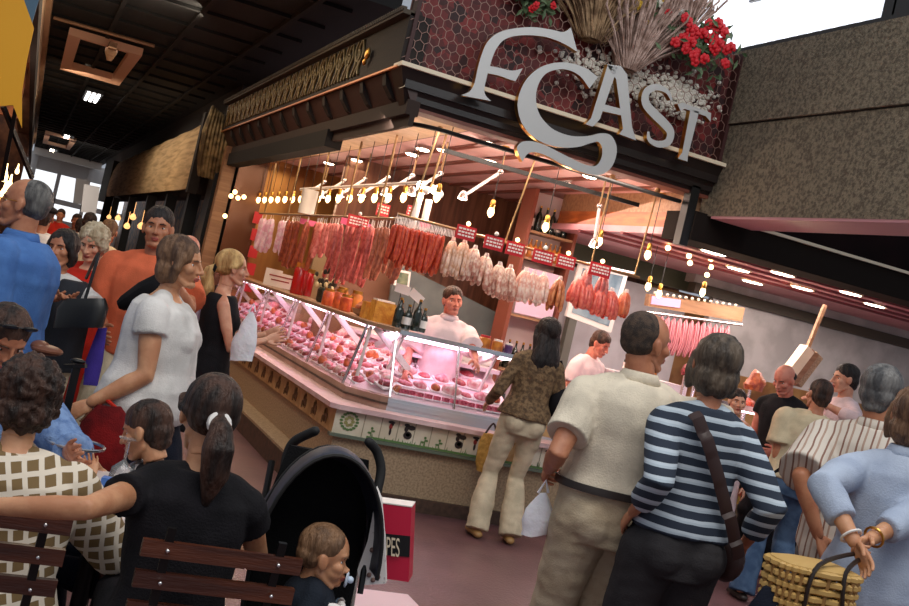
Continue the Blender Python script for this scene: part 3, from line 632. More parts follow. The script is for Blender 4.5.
# hexagonal wire mesh
b = MB(); a_ = .047; dx = .072; y = YF-.01
row = 0; z = 3.24
while z < 4.15:
    x = 2.27+(dx/2 if row % 2 else 0)
    while x < XR-.03:
        p = [(x, z+a_), (x+dx/2, z+a_/2), (x+dx/2, z-a_/2)]
        top = (x, z+a_); rt = (x+dx/2, z+a_/2); rb = (x+dx/2, z-a_/2); lt = (x-dx/2, z+a_/2)
        for s0, s1 in ((lt, top), (top, rt), (rt, rb)):
            b.bar((s0[0], y, s0[1]), (s1[0], y, s1[1]), .004, .004)
        x += dx
    z += a_*1.5; row += 1
obj('wire_mesh', b, mat('galvanised_wire', srgb(150, 118, 108), .5, .5), t, smooth=False)['kind'] = 'stuff'
SIL = mat('silver_letter_face', srgb(196, 196, 194), .45, .15)
LY = YF-.16
def g3(X, Y): return aty(400+X/3.03, Y/3.03, LY)
def g8(X, Y): return aty(500+X/3.788, Y/3.788, LY)
def letter(name, polys):
    b = MB()
    for P in polys: b.prism(P, (0, .055, 0), 0, 1)
    # front faces silver, back/side gold
    return obj(name, b, [SIL, M['gold']], t, smooth=False)
def stroke(pts, ws):
    pts = [V(p) for p in pts]; L_, R_ = [], []
    for i, p in enumerate(pts):
        d = (pts[min(i+1, len(pts)-1)]-pts[max(i-1, 0)]); n_ = V((-d.z, 0, d.x)).normalized(); L_.append(p+n_*ws[i]/2); R_.append(p-n_*ws[i]/2)
    return L_+R_[::-1]
def poly_smooth(P, sharp, k=4):
    out = []; n = len(P)
    for i in range(n):
        a, b_, c, d = P[i-1], P[i], P[(i+1) % n], P[(i+2) % n]
        if i in sharp: a = b_
        if (i+1) % n in sharp: d = c
        for j in range(k):
            u = j/k; out.append((.5*(2*b_[0]+(c[0]-a[0])*u+(2*a[0]-5*b_[0]+4*c[0]-d[0])*u*u+(3*b_[0]-a[0]-3*c[0]+d[0])*u**3), .5*(2*b_[1]+(c[1]-a[1])*u+(2*a[1]-5*b_[1]+4*c[1]-d[1])*u*u+(3*b_[1]-a[1]-3*c[1]+d[1])*u**3)))
    return out
Fp = [(518, 83), (538, 158), (500, 134), (450, 114), (400, 107), (350, 109), (315, 121), (293, 146), (280, 175), (273, 200), (303, 206), (340, 214), (372, 207), (350, 246), (330, 240), (300, 229), (266, 222), (256, 265), (259, 288), (276, 306), (185, 289), (212, 276), (226, 250), (235, 210), (246, 170), (263, 130), (291, 103), (335, 88), (400, 82), (460, 90), (495, 97)]
letter('letter_f', [[g3(*q) for q in poly_smooth(Fp, {0, 1, 9, 12, 13, 16, 19, 20})]])
Cp = [(600, 234), (560, 205), (510, 190), (460, 192), (415, 210), (380, 245), (360, 290), (357, 330), (370, 375), (400, 412), (440, 435), (490, 447), (540, 445), (580, 433), (601, 430), (612, 448), (611, 476), (597, 500), (575, 502), (540, 490), (490, 465), (440, 440), (400, 428), (370, 430), (355, 445), (358, 465), (371, 490), (385, 468), (405, 461), (440, 470), (490, 497), (540, 518), (585, 530), (620, 525), (645, 500), (657, 460), (652, 430), (636, 408), (607, 404), (570, 412), (520, 412), (470, 395), (440, 370), (420, 340), (412, 300), (418, 260), (440, 225), (475, 211), (510, 212), (545, 230), (574, 268)]
letter('letter_c', [[g3(*q) for q in poly_smooth(Cp, {0, 26, 50})]])
def P8(l): return [g8(*q) for q in l]
letter('letter_a', [P8([(408, 246), (446, 256), (378, 452), (352, 480), (324, 470), (345, 448)]), P8([(405, 243), (458, 250), (482, 282), (500, 480), (516, 532), (452, 508), (466, 488), (440, 300), (415, 262)]), P8([(395, 395), (470, 415), (472, 440), (385, 420)])])
S_ = catmull([g8(*q) for q in ((650, 378), (632, 345), (590, 330), (556, 348), (552, 390), (582, 428), (620, 465), (646, 500), (636, 538), (598, 546), (566, 528), (562, 498))], 4)
ws = [.02+.055*math.sin(PI*min(1, i/(len(S_)-1)*1.0)) for i in range(len(S_))]
letter('letter_s', [stroke(S_, ws)])
letter('letter_t', [P8([(672, 394), (690, 388), (800, 428), (798, 462), (780, 440), (700, 412), (684, 420)]), P8([(722, 412), (754, 424), (712, 590), (710, 612), (674, 600), (690, 578)])])
# dried bunches and flowers on top of the sign
straw = mat('dried_pampas', srgb(176, 146, 112), .9, 0, 10, srgb(110, 84, 60), .4, 60); pinkstraw = mat('pinkish_dried_reed', srgb(196, 168, 156), .9, 0, 12, srgb(140, 112, 100), .4, 60); grnstraw = mat('dark_dried_leaf', srgb(70, 56, 40), .9)
def bunch(name, label, cx, cz, w, h, m, n, ang=0, y0=YF-.06):
    random.seed(int(cx*100)); b = MB()
    for k in range(n):
        x = cx+random.gauss(0, w*.3); a = (x-cx)/w*.8+ang+random.uniform(-.25, .25); l = h*random.uniform(.6, 1.1); yy = y0+random.uniform(-.08, .10)
        p0 = V((cx+(x-cx)*.35, yy, cz-h*.5)); d = V((math.sin(a), random.uniform(-.2, .1), math.cos(a))); b.tube([p0, p0+d*l*.5+V((0, 0, 0)), p0+d*l*.9+V((math.sin(a)*.05, 0, -.02)), p0+d*l], [.004, .007, .010, .002], 5)
    return tag(obj(name, b, m), label, 'dried plants')
bunch('dried_grass_bunch', 'dark brown bunch of dried leaves above the first letter of the sign', 3.05, 4.2, .5, .5, grnstraw, 140)
bunch('dried_grass_bunch', 'tan bunch of dried grass above the middle of the sign', 3.66, 4.10, .36, .55, straw, 420)
bunch('dried_reed_bunch', 'pinkish bunch of dried reeds on the sign left of the flowers', 4.02, 4.02, .30, .66, pinkstraw, 420, .15)
bunch('dried_reed_bunch', 'pale bunch of dried reeds behind the red flowers', 4.42, 4.32, .25, .5, pinkstraw, 120)
def flowers(name, label, c, r, nf, fm, leafm, nl, fs=.035, extra=None):
    random.seed(int(c[0]*77)); t_ = thing(name, label, 'flowers', c); b = MB(); q = MB(); c = V(c)
    for k in range(nl):
        p = c+V((random.gauss(0, .5)*r[0], random.gauss(0, .5)*r[1], random.gauss(0, .5)*r[2])); a = random.uniform(0, 6.3); u = V((math.cos(a), random.uniform(-.6, .6), math.sin(a))).normalized()*.045; w_ = u.cross(V((0, 1, .3))).normalized()*.016; n_ = V((0, -.006, 0))
        b.add([p-u, p+w_+n_, p+u, p-w_+n_, p+V((0, .004, 0))], [(0, 1, 2, 3), (0, 4, 1), (1, 4, 2), (2, 4, 3), (3, 4, 0)])
    obj('leaves', b, leafm, t_, smooth=False)['kind'] = 'stuff'
    for k in range(nf):
        a = random.uniform(0, 6.3); rr = random.random()**.5; p = c+V((math.cos(a)*rr*r[0], -r[1]*.7-random.random()*.05, math.sin(a)*rr*r[2])); q = MB()
        q.ell(p, fs*.5, n=8, m=6)
        for j in range(6): w_ = j*PI/3+k; q.ell(p+V((math.cos(w_)*fs*.62, .004*j % 3, math.sin(w_)*fs*.62)), (fs*.5, fs*.25, fs*.5), n=7, m=5)
        obj('bloom', q, fm[k % len(fm)], t_)
leafg = mat('green_leaf', srgb(62, 84, 52), .6, 0, 9, srgb(98, 120, 84)); redf = mat('red_petal', srgb(205, 22, 36), .6); yelf = mat('yellow_petal', srgb(222, 180, 60), .6); whf = mat('white_petal', srgb(225, 220, 210), .7)
p = aty(697, 44, YF-.1); flowers('red_flower_bouquet', 'red flower bouquet at the right end of the sign top', p, (.30, .12, .20), 34, [redf], leafg, 300, .042)
p = aty(655, 14, YF-.05); flowers('yellow_flower_bouquet', 'yellow and red flowers left of the red bouquet on the sign', p, (.22, .1, .12), 14, [yelf, redf, whf], leafg, 120, .03)
p = aty(538, 5, YF-.05); flowers('flower_spray', 'small dark green spray with red blooms above the sign letters', p, (.14, .08, .1), 5, [redf], leafg, 70, .028)
random.seed(5); b = MB()
for k in range(900):
    X = random.choice((random.gauss(610, 26), random.gauss(680, 14), random.gauss(640, 30))); Yp = 85+(X-640)*.28+random.gauss(0, 10); p = aty(X, Yp, YF+.055); r_ = random.uniform(.010, .026); b.ell(p, (r_, .02, r_*.8), n=6, m=4)
tag(obj('white_dried_flowers', b, whf), 'white papery dried flowers packed behind the wire mesh', 'dried flowers', kind='stuff')
# stall ceiling
b = MB().prism([(2.42, YF+.1, 2.98), (5.12, YF+.1, 2.98), (5.12, 8.7, 2.98), (7.9, 8.7, 2.98), (7.9, 15.4, 2.98), (2.42, 15.4, 2.98)], (0, 0, .08)); struct('trim_4', b, M['pink_panel'])
for k, x in enumerate([2.98+i*.37 for i in range(13)]):
    q = MB().box((x, YF+.2 if x < 5 else 8.72, 2.955), (x+.05, 15.2, 2.985)); tag(obj('ceiling_strip', q, M['red_strip'], smooth=False), None, 'ceiling strip', 'reddish strips of the stall ceiling')['label'] = 'reddish wooden strip running along the pink stall ceiling'
struct('trim_5', MB().box((2.46, YF+.25, 2.93), (2.96, 15.3, 2.975)), mat('cream_moulding', srgb(214, 180, 142), .5, 0, 8, srgb(196, 160, 122)))
q = MB().tube(catmull([(2.44, 13, 2.86), (2.44, 9, 2.86), (2.47, 8.2, 2.86), (2.62, 7.95, 2.86), (3.1, 7.92, 2.86), (4.9, 7.92, 2.86)], 8), .018, 8); tag(obj('black_cable_rail', q, M['black']), 'thin black rail curving round the inner corner of the ceiling', 'rail')
# back of the stall
struct('wall_front', MB().box((3.2, 12.3, 0), (7.9, 12.4, 3.0)), mat('brown_panelling', srgb(122, 78, 56), .5, 0, 4, srgb(92, 54, 38), .1, 10, (4, 1, .4)))
t = thing('tan_bulkhead', 'tan and orange wooden bulkhead hanging at the right end of the stall', 'bulkhead', (5.08, 8.8, 2.6))
p0, p1 = aty(575, 180, 11.4), aty(690, 190, 11.4)
obj('tan_board', MB().box((5.05, 7.92, 2.80), (5.10, 10.4, 2.98)), M['tan_wood'], t, smooth=False)
obj('orange_board', MB().box((5.045, 7.92, 2.64), (5.10, 10.4, 2.80)), mat('orange_varnished_wood', srgb(190, 108, 52), .3, 0, 3, srgb(150, 78, 38), 0, 1, (1, 1, 6)), t, smooth=False)
struct('wall_side', MB().box((2.6, 15.3, 0), (7.9, 15.4, 3.06)), M['brass_wall'])
# ---------------------------------------------------------------- glass case
GX = 2.62; GY = 8.15; GZ = 1.30
t = thing('glass_display_case', 'long glass meat display case wrapping the corner of the stall', 'display case', (2.6, 8.2, .7))
q = MB().prism([(2.5, 15.2, .70), (2.5, 8.1, .70), (2.72, 7.88, .70), (2.78, 7.88, .70), (2.84, 7.98, .70), (2.60, 8.2, .70), (2.60, 15.2, .70)], (0, 0, .10))
q.prism([(2.49, 15.2, .742), (2.49, 8.095, .742), (2.715, 7.87, .742), (2.78, 7.87, .742), (2.78, 7.89, .742), (2.73, 7.89, .742), (2.51, 8.11, .742), (2.51, 15.2, .742)], (0, 0, .015), 1)
obj('wooden_sill', q, [mat('brown_case_sill', srgb(176, 142, 124), .4, 0, 3, srgb(150, 116, 98)), M['kick']], t, smooth=False)
obj('metal_sill', MB().box((2.78, 7.88, .70), (3.92, 8.0, .795)).box((2.78, 7.865, .735), (3.92, 7.88, .775)), mat('pale_blue_steel', srgb(198, 204, 212), .3, .5), t, smooth=False)
deckm = mat('pinkish_white_enamel', srgb(236, 206, 214), .35)
q = MB().prism([(2.56, 15.2, .74), (2.56, 8.2, .74), (2.84, 7.95, .74), (3.9, 7.95, .74), (3.9, 8.75, .95), (3.35, 8.75, .95), (3.3, 15.2, .95)], (0, 0, .03))
q = MB()
dl = lambda x, y: .79+.30*max(0, min(1, min((x-2.56)/.75, (y-7.95)/.75)))
q.add([(2.56, 15.2, .79), (3.31, 15.2, 1.09), (3.31, 8.7, 1.09), (2.56, 8.2, .79), (2.84, 7.95, .79), (3.91, 7.95, .79), (3.91, 8.7, 1.09), (2.56, 15.2, .70), (3.31, 15.2, .70), (3.91, 8.7, .70), (3.91, 7.95, .70), (3.31, 8.7, .70), (2.84, 7.95, .70), (2.56, 8.2, .70)],
      [(0, 1, 2, 3), (3, 2, 4), (4, 2, 6, 5), (0, 7, 8, 1), (5, 6, 9, 10), (1, 8, 11, 2), (2, 11, 9, 6), (0, 3, 13, 7), (3, 4, 12, 13), (4, 5, 10, 12)])
obj('display_deck', q, deckm, t, smooth=False)
q = MB().box((3.31, 8.72, .6), (3.36, 15.2, 1.10)).box((3.31, 8.70, .6), (3.95, 8.76, 1.10)); obj('back_panel', q, M['steel'], t, smooth=False)
# worktop behind the deck, bright edge
q = MB().box((3.2, 8.55, 1.10), (3.55, 15.2, 1.135)).box((2.95, 8.50, 1.10), (3.92, 8.95, 1.135)); obj('worktop', q, mat('white_worktop', srgb(240, 226, 232), .3), t, smooth=False)
# top shelf of the case : brown edge on the aisle side, steel edge on the front
q = MB().prism([(2.60, 15.2, 1.285), (2.60, 8.30, 1.285), (2.78, 8.12, 1.285), (2.84, 8.12, 1.285), (2.84, 8.34, 1.285), (2.92, 8.45, 1.285), (2.92, 15.2, 1.285)], (0, 0, .03)); obj('wooden_top_shelf', q, mat('olive_brown_shelf', srgb(150, 118, 92), .4), t, smooth=False)
q = MB().box((2.84, 8.11, 1.28), (3.90, 8.40, 1.295)).box((2.83, 8.10, 1.275), (3.90, 8.13, 1.31)); obj('steel_top_shelf', q, mat('pale_steel_shelf', srgb(206, 214, 222), .25, .7), t, smooth=False)
# glass fronts
def pane(a, b_, c, d):
    a, b_, c, d = map(V, (a, b_, c, d)); n_ = (b_-a).cross(d-a).normalized()*.006
    return MB().add([a, b_, c, d, a+n_, b_+n_, c+n_, d+n_], [(0, 1, 2, 3), (7, 6, 5, 4), (0, 4, 5, 1), (1, 5, 6, 2), (2, 6, 7, 3), (3, 7, 4, 0)])
ys = [8.28, 9.5, 10.8, 12.2, 13.7, 15.15]
for i in range(5): obj('glass_front', pane((2.53, ys[i]+.01, .80), (2.53, ys[i+1]-.01, .80), (2.62, ys[i+1]-.01, 1.28), (2.62, ys[i]+.01, 1.28)), M['glass'], t, smooth=False)
obj('glass_front', pane((2.54, 8.14, .80), (2.73, 7.93, .80), (2.79, 8.13, 1.28), (2.62, 8.28, 1.28)), M['glass'], t, smooth=False)
for x0, x1 in ((2.80, 3.33), (3.35, 3.89)): obj('glass_front', pane((x0, 7.93, .80), (x1, 7.93, .80), (x1, 8.12, 1.28), (x0, 8.12, 1.28)), M['glass'], t, smooth=False)
for y in ys:
    obj('glass_joint', MB().bar((2.52, y, .80), (2.61, y, 1.29), .014, .014), M['chrome'], t, smooth=False)
    obj('shelf_bracket', MB().bar((2.70, y+.05, 1.28), (3.05, y+.05, 1.0), .04, .05).bar((2.66, y+.05, 1.28), (2.64, y+.05, .84), .022, .022), M['white'], t, smooth=False)
for x in (2.80, 3.34, 3.88):
    obj('glass_joint', MB().bar((x, 7.92, .80), (x, 8.11, 1.29), .014, .014), M['chrome'], t, smooth=False)
for x in (2.9, 3.72): obj('shelf_bracket', MB().bar((x, 8.2, 1.28), (x-.06, 8.62, 1.12), .045, .045).bar((x, 8.2, 1.28), (x-.04, 8.3, .95), .02, .02), M['white'], t, smooth=False)
q = MB().tube([(2.8, 8.25, 1.262), (3.88, 8.25, 1.262)], .013, 8).tube([(2.75, 8.5, 1.262), (2.75, 15, 1.262)], .013, 8)
obj('tube_light', q, mat('pinkish_white_tube', (1, .72, .86), .3, emit=5), t)
q = MB().box((4.02, 8.0, .48), (5.0, 8.5, 1.08)).box((3.98, 7.95, 1.08), (5.02, 8.6, 1.12)); 
t9 = thing('serving_counter', 'pale serving counter right of the glass case', 'counter', (4.5, 8.2, .48)); obj('body', MB().box((4.02, 7.98, .48), (5.0, 8.5, 1.08)), M['steel'], t9, smooth=False); obj('top', MB().box((3.98, 7.93, 1.08), (5.02, 8.6, 1.12)), M['ledge'], t9, smooth=False)
obj('brown_panel', MB().box((4.1, 7.972, .72), (4.95, 7.98, 1.02)), M['ochre_tile'], t9, smooth=False)

# ---- meat
def meatmat(n, c, c2, sc=20): return mat(n, c, .35, 0, sc, c2, .15, 60, coat=.3, lo=.42, hi=.58)
MT = [meatmat('red_meat', srgb(160, 36, 50), srgb(206, 110, 118)), meatmat('pink_meat', srgb(214, 116, 130), srgb(236, 176, 182)), meatmat('dark_red_meat', srgb(122, 30, 42), srgb(176, 74, 78)), meatmat('pale_fat_meat', srgb(242, 214, 208), srgb(226, 150, 152)), meatmat('orange_roast', srgb(200, 112, 62), srgb(150, 62, 40))]
tray = mat('white_tray', srgb(242, 236, 238), .3)
def lump(sx, sy, sz, seed, kind=0):
    b = MB().ell((0, 0, sz*.5), (sx, sy, sz), n=14, m=9)
    for i, p in enumerate(b.v):
        k = 1+.35*noise.noise(V((p.x*14+seed, p.y*14, p.z*14))); b.v[i] = V((p.x*k, p.y*k, max(0, p.z*k)))
    return b
PRO = []
specs = [('steak', 0, .07, .05, .02, 'red steak on a white tray in the glass case'), ('pork_cut', 1, .08, .055, .04, 'pink pork cut lying in the glass case'), ('liver', 2, .07, .05, .03, 'dark red meat cut lying in the glass case'), ('fat_cut', 3, .09, .06, .045, 'pale fatty meat cut lying in the glass case'), ('roast', 4, .055, .045, .05, 'orange brown roast lying in the glass case')]
for j, (n, mi, sx, sy, sz, lab) in enumerate(specs):
    t_ = thing(n, lab, 'meat', (0, 0, 0), 0, lab.split(' in the')[0]+' rows'); obj('cut', lump(sx, sy, sz, j*3.3), MT[mi], t_, world=False); 
    tr = MB().box((-sx*1.15, -sy*1.2, -.004), (sx*1.15, sy*1.2, .006)); obj('tray', tr, tray, t_, world=False, smooth=False); PRO.append([t_, False, sx])
random.seed(11)
def put_meat(x, y, z, j, rz):
    p = PRO[j]
    tilt = math.atan2(.30, .75)
    if not p[1]: o = p[0]; o.location = (x, y, z); o.rotation_euler = (0, 0, rz); p[1] = True
    else: o = dup(p[0], (x, y, z), rz)
    s = random.uniform(.85, 1.2); o.scale = (s, s, s*random.uniform(.9, 1.3)); return o
def slope(rz, o, side):
    th = math.atan2(.30, .75); Mr = Matrix.Rotation(-th, 3, 'Y') if side == 'x' else Matrix.Rotation(th, 3, 'X')
    o.rotation_euler = (Mr @ Matrix.Rotation(rz, 3, 'Z')).to_euler()
seq = [1, 0, 2, 3, 0, 2, 1, 4]
k = 0; y = 8.65
while y < 14.8:
    for i, x in enumerate((2.64, 2.76, 2.88, 3.01, 3.15)):
        yy = y+random.uniform(-.02, .02); z = .79+.30*(x-2.56)/.75+.008; o = put_meat(x, yy, z, seq[(k+i*3+int(y*1.2)) % 8], random.uniform(-.2, .2)+PI/2); slope(random.uniform(-.2, .2)+PI/2, o, 'x'); o.scale = [q*.82 for q in o.scale]
    y += .175+.012*(y-8.6); k += 1
for yy, n_, sq in ((8.20, 8, (3, 0, 1, 4)), (8.38, 7, (2, 3, 0, 1)), (8.56, 6, (0, 2, 1, 0))):
    for i in range(n_):
        x = 2.86+(3.80-2.86)*i/(n_-1)+(.0 if yy < 8.3 else .04); 
        if x > 3.83 or (x < 2.95 and yy > 8.5): continue
        o = put_meat(x, yy, .79+.30*(yy-7.95)/.75+.008, sq[i % 4], 0); slope(random.uniform(-.2, .2), o, 'y'); o.scale = [q*.85 for q in o.scale]
for x, yy, j in ((2.68, 8.48, 4), (2.80, 8.50, 3), (2.93, 8.52, 1), (2.66, 8.32, 0), (2.76, 8.36, 4), (2.86, 8.30, 3), (2.74, 8.20, 1), (2.82, 8.12, 2), (2.90, 8.06, 4), (3.05, 8.56, 3), (3.06, 8.44, 0)):
    d_ = min((x-2.56)/.75, (yy-7.95)/.75); o = put_meat(x, yy, .79+.30*max(0, d_)+.008, j, 0); slope(.5, o, 'y'); o.scale = [q*.85 for q in o.scale]
# row of little red packs in front
pk = thing('meat_pack', 'little wrapped pack of dark red meat in the row behind the front glass', 'meat pack', (0, 0, 0), 0, 'row of little red meat packs')
obj('contents', MB().box((-.028, -.024, .005), (.028, .024, .045)), meatmat('packed_meat', srgb(150, 28, 56), srgb(204, 90, 110), 60), pk, world=False, smooth=False); obj('tray', MB().box((-.033, -.028, 0), (.033, .028, .01)), tray, pk, world=False, smooth=False)
for i in range(13):
    x = 2.93+i*.074; loc = (x, 8.03, .826)
    if i == 0: pk.location = loc
    else: dup(pk, loc, random.uniform(-.1, .1), sc=random.uniform(.85, 1.1))
# price cards standing in the meat on the aisle side
pc = thing('price_card', 'small white price card standing among the meat in the glass case', 'price card', (0, 0, 0), 0, 'price cards in the glass case')
obj('card', MB().box((-.03, -.002, 0), (.03, .002, .045)), M['card'], pc, world=False, smooth=False); obj('writing', MB().box((-.02, -.003, .028), (.02, -.002, .034)).box((-.014, -.003, .012), (.016, -.002, .022)), M['red_sign'], pc, world=False, smooth=False)
for i in range(12):
    loc = (2.60, 8.55+i*.5, .815)
    if i == 0: pc.location = loc; pc.rotation_euler = (0, 0, -PI/2+.4)
    else: dup(pc, loc, -PI/2+.4)
# white cloth roll and paper on the worktop by the butcher
t_ = thing('paper_roll', 'white wrapping paper roll on the worktop beside the butcher', 'paper roll', (3.7, 8.75, 1.135)); obj('roll', MB().tube([(3.45, 8.72, 1.19), (3.9, 8.72, 1.19)], .05, 16), M['white'], t_); obj('sheet', MB().box((3.4, 8.6, 1.137), (3.75, 8.9, 1.142)), M['white'], t_, smooth=False)

# ---- goods on top shelf, aisle side
redjar = mat('red_jar', srgb(176, 22, 24), .2, coat=.5); amber = mat('amber_food', srgb(206, 128, 48), .35, 0, 12, srgb(160, 84, 30)); darkglass = mat('dark_green_bottle', srgb(26, 36, 28), .12, coat=.6); orange = mat('orange_label', srgb(224, 138, 58), .5)
def bottle(name, label, x, y, z, h, r, m, cap, lab=None, group=None):
    t_ = thing(name, label, 'bottle', (x, y, z), 0, group); obj('glass_body', MB().lathe([(r*.9, 0), (r, .01), (r, h*.58), (r*.75, h*.68), (r*.34, h*.78), (r*.32, h*.93)], (x, y, z), 14), m, t_); obj('cap', MB().lathe([(r*.36, h*.92), (r*.38, h*.93), (r*.36, h)], (x, y, z), 10), cap, t_)
    if lab: obj('paper_label', MB().lathe([(r*1.02, h*.18), (r*1.02, h*.48)], (x, y, z), 14), lab, t_)
def jar(name, label, x, y, z, h, r, m, cap, group=None):
    t_ = thing(name, label, 'jar', (x, y, z), 0, group); obj('glass_body', MB().lathe([(r*.9, 0), (r, .01), (r, h*.78), (r*.8, h*.86)], (x, y, z), 14), m, t_); obj('lid', MB().lathe([(r*.86, h*.85), (r*.86, h)], (x, y, z), 14), cap, t_)
SZ = 1.315
b = MB(); p = V((2.76, 12.9, SZ)); 
t_ = thing('white_notice_card', 'white card with red writing at the aisle end of the case top', 'card', (2.78, 13.1, SZ)); obj('card', MB().box((2.70, 12.9, SZ), (2.90, 12.915, SZ+.20)).box((2.90, 12.9, SZ), (3.14, 12.915, SZ+.17)), M['card'], t_, smooth=False); obj('writing', MB().box((2.75, 12.895, SZ+.12), (3.05, 12.9, SZ+.135)).box((2.78, 12.895, SZ+.07), (3.0, 12.9, SZ+.085)), M['red_ink'], t_, smooth=False)
jar('red_jar', 'tall red jar with amber lid on the glass case beside the white card', 2.80, 11.6, SZ, .34, .075, redjar, amber)
jar('red_jar', 'second tall red jar standing right behind the first on the case', 2.93, 11.75, SZ, .30, .07, redjar, M['gold'])
t_ = thing('dark_plant_jar', 'dark jar bristling with dried twigs and pale cones on the case', 'jar', (2.82, 10.5, SZ)); obj('glass_body', MB().lathe([(.06, 0), (.08, .01), (.085, .12), (.07, .15)], (2.82, 10.5, SZ), 14), darkglass, t_)
b = MB(); q = MB(); random.seed(4)
for i in range(46): a = random.uniform(0, 6.3); rr = random.uniform(0, .14); p = V((2.82+rr*math.cos(a), 10.5+rr*math.sin(a), SZ+.13+random.uniform(.02, .2))); (b if i % 3 else q).ell(p, (.02, .02, .028), n=7, m=5)
obj('twigs', b, mat('dark_twig', srgb(46, 40, 30), .8), t_)['kind'] = 'stuff'; obj('cones', q, mat('pale_cone', srgb(214, 196, 150), .7), t_)['kind'] = 'stuff'
for i, (x, y, h_) in enumerate(((2.72, 10.0, .16), (2.86, 10.05, .2), (2.76, 9.75, .18), (2.90, 9.7, .2), (2.74, 9.45, .15))):
    jar('preserve_jar', 'orange preserve jar in the cluster left of the yellow block on the case', x, y, SZ, h_, .055, amber if i % 2 else meatmat('orange_preserve%d' % i, srgb(214, 104, 50), srgb(186, 70, 40)), M['gold'], 'orange preserve jars on the case')
t_ = thing('food_basket', 'round basket of browned food just left of the yellow block', 'basket', (2.80, 9.0, SZ)); obj('bowl', MB().lathe([(.06, 0), (.11, .02), (.125, .06), (.12, .06)], (2.80, 9.0, SZ), 16), M['tan_wood'], t_)
for i in range(7): obj('roll', MB().ell((2.80+.06*math.cos(i), 9.0+.06*math.sin(i), SZ+.07+.012*(i % 3)), (.045, .04, .035)), MT[4], t_)
t_ = thing('yellow_nougat_block', 'yellow orange block with a pale top on the glass case', 'food block', (2.80, 8.62, SZ)); obj('block', MB().box((2.73, 8.55, SZ), (2.90, 8.70, SZ+.17)).box((2.70, 8.72, SZ), (2.86, 8.84, SZ+.14)), mat('yellow_block', srgb(222, 160, 62), .5, 0, 18, srgb(200, 126, 40), .3, 60), t_, smooth=False); obj('wrapper_top', MB().box((2.74, 8.56, SZ+.17), (2.89, 8.69, SZ+.185)), M['card'], t_, smooth=False)
for i, (x, y, h_) in enumerate(((2.86, 8.33, .24), (2.95, 8.36, .2), (3.02, 8.33, .26), (3.09, 8.37, .2), (2.90, 8.42, .22))):
    bottle('wine_bottle', 'dark bottle in the cluster at the corner of the case top', x, y, SZ, h_, .037, darkglass, M['gold'], M['card'] if i % 2 else None, 'dark bottles at the corner of the case')
for i, (x, z) in enumerate(((2.88, .27), (3.01, .24))):
    t_ = thing('price_sign', ['tilted cream price sign above the corner bottles, left', 'tilted cream price sign above the corner bottles, right'][i], 'price sign', (x, 8.45, SZ+z)); obj('card', MB().box((x-.06, 8.44, SZ+z), (x+.07, 8.448, SZ+z+.07), rot=Matrix.Rotation(.1+i*.4, 3, 'Y')), M['card'], t_, smooth=False); obj('stick', MB().tube([(x, 8.45, SZ), (x, 8.45, SZ+z+.02)], .004, 6), M['black'], t_)
# tins and jars beside butcher at right end of the shelf
jar('amber_jar', 'squat amber jar with red lid on the steel shelf, left one', 3.62, 8.28, 1.30, .11, .05, amber, M['red_sign']); jar('amber_jar', 'squat amber jar with pale lid on the steel shelf, right one', 3.73, 8.26, 1.30, .10, .045, amber, M['card']); jar('purple_jar', 'small purple jar at the right end of the steel shelf', 3.83, 8.25, 1.30, .09, .035, mat('purple_food', srgb(84, 50, 96), .4), M['card'])

# ---------------------------------------------------------------- hanging rails, rods, bulbs
t = thing('hanging_rail', 'brass rail along the stall front from which sausages hang', 'rail', (3.7, 8.2, 2.18)); 
obj('bar', MB().tube([(2.62, 8.2, 2.18), (4.85, 8.2, 2.18)], .012, 8), M['brass'], t)
for x0, z0, x1 in ((2.72, 2.18, 2.80), (3.56, 2.18, 3.66), (4.37, 2.18, 4.38), (4.80, 2.18, 4.83)): obj('hanging_rod', MB().tube([(x0, 8.2, z0), (x1, 8.2, 2.95)], .008, 8).ell((x1, 8.2, 2.94), .025), M['brass'], t)
t = thing('hanging_rail', 'brass rail along the aisle side of the stall with hanging meats', 'rail', (2.8, 11, 2.18)); obj('bar', MB().tube([(2.8, 8.3, 2.18), (2.8, 14.6, 2.18)], .012, 8), M['brass'], t)
for y in (9.3, 10.4, 11.6, 12.9, 14.3): obj('hanging_rod', MB().tube([(2.8, y, 2.18), (2.8, y, 2.95)], .010, 8), M['brass'], t)
dk = M['blackmetal']
tag(obj('lighting_track', MB().bar((2.95, 8.42, 2.79), (4.75, 8.32, 2.79), .03, .035), dk), 'dark lighting track slanting across under the stall ceiling', 'track')
def pendant(x, y, z, lab, grp, top=2.95, ro=.028):
    t_ = thing('pendant_bulb', lab, 'bulb', (x, y, z), 0, grp); obj('cord', MB().tube([(x, y, z+.07), (x, y, top)], .0035, 6), M['black'], t_); obj('socket', MB().lathe([(.012, .10), (.02, .09), (.022, .04), (.018, .03)], (x, y, z), 10), M['gold'], t_)
    obj('glass_bulb', MB().lathe([(.012, .04), (.02, .03), (ro, 0), (ro*.95, -.02), (ro*.5, -.04), (.006, -.048)], (x, y, z), 12), M['bulb'], t_); obj('ceiling_rose', MB().lathe([(.03, 0), (.035, .015), (.02, .02)], (x, y, top-.02), 12), M['gold'], t_)
    return t_
P0 = pendant(2.85, 8.05, 2.38, 'bare glowing bulb on a cord in the row along the aisle side', 'bulbs along the aisle side'); 
for k in range(17):
    y = 8.45+k*.42; dup(P0, (2.85, y, 2.38), 0)
P1 = pendant(3.42, 8.3, 2.40, 'glowing bulb hanging between the large letter and the sausages, leftmost of the front row', None)
for x, lab in ((3.93, 'glowing bulb in the front row left of the bottle shelves'), (4.45, 'glowing bulb in the front row under the white downrod'), (4.94, 'glowing bulb in the front row beside the black post')): dup(P1, (x, 8.3, 2.40), 0, label=lab)
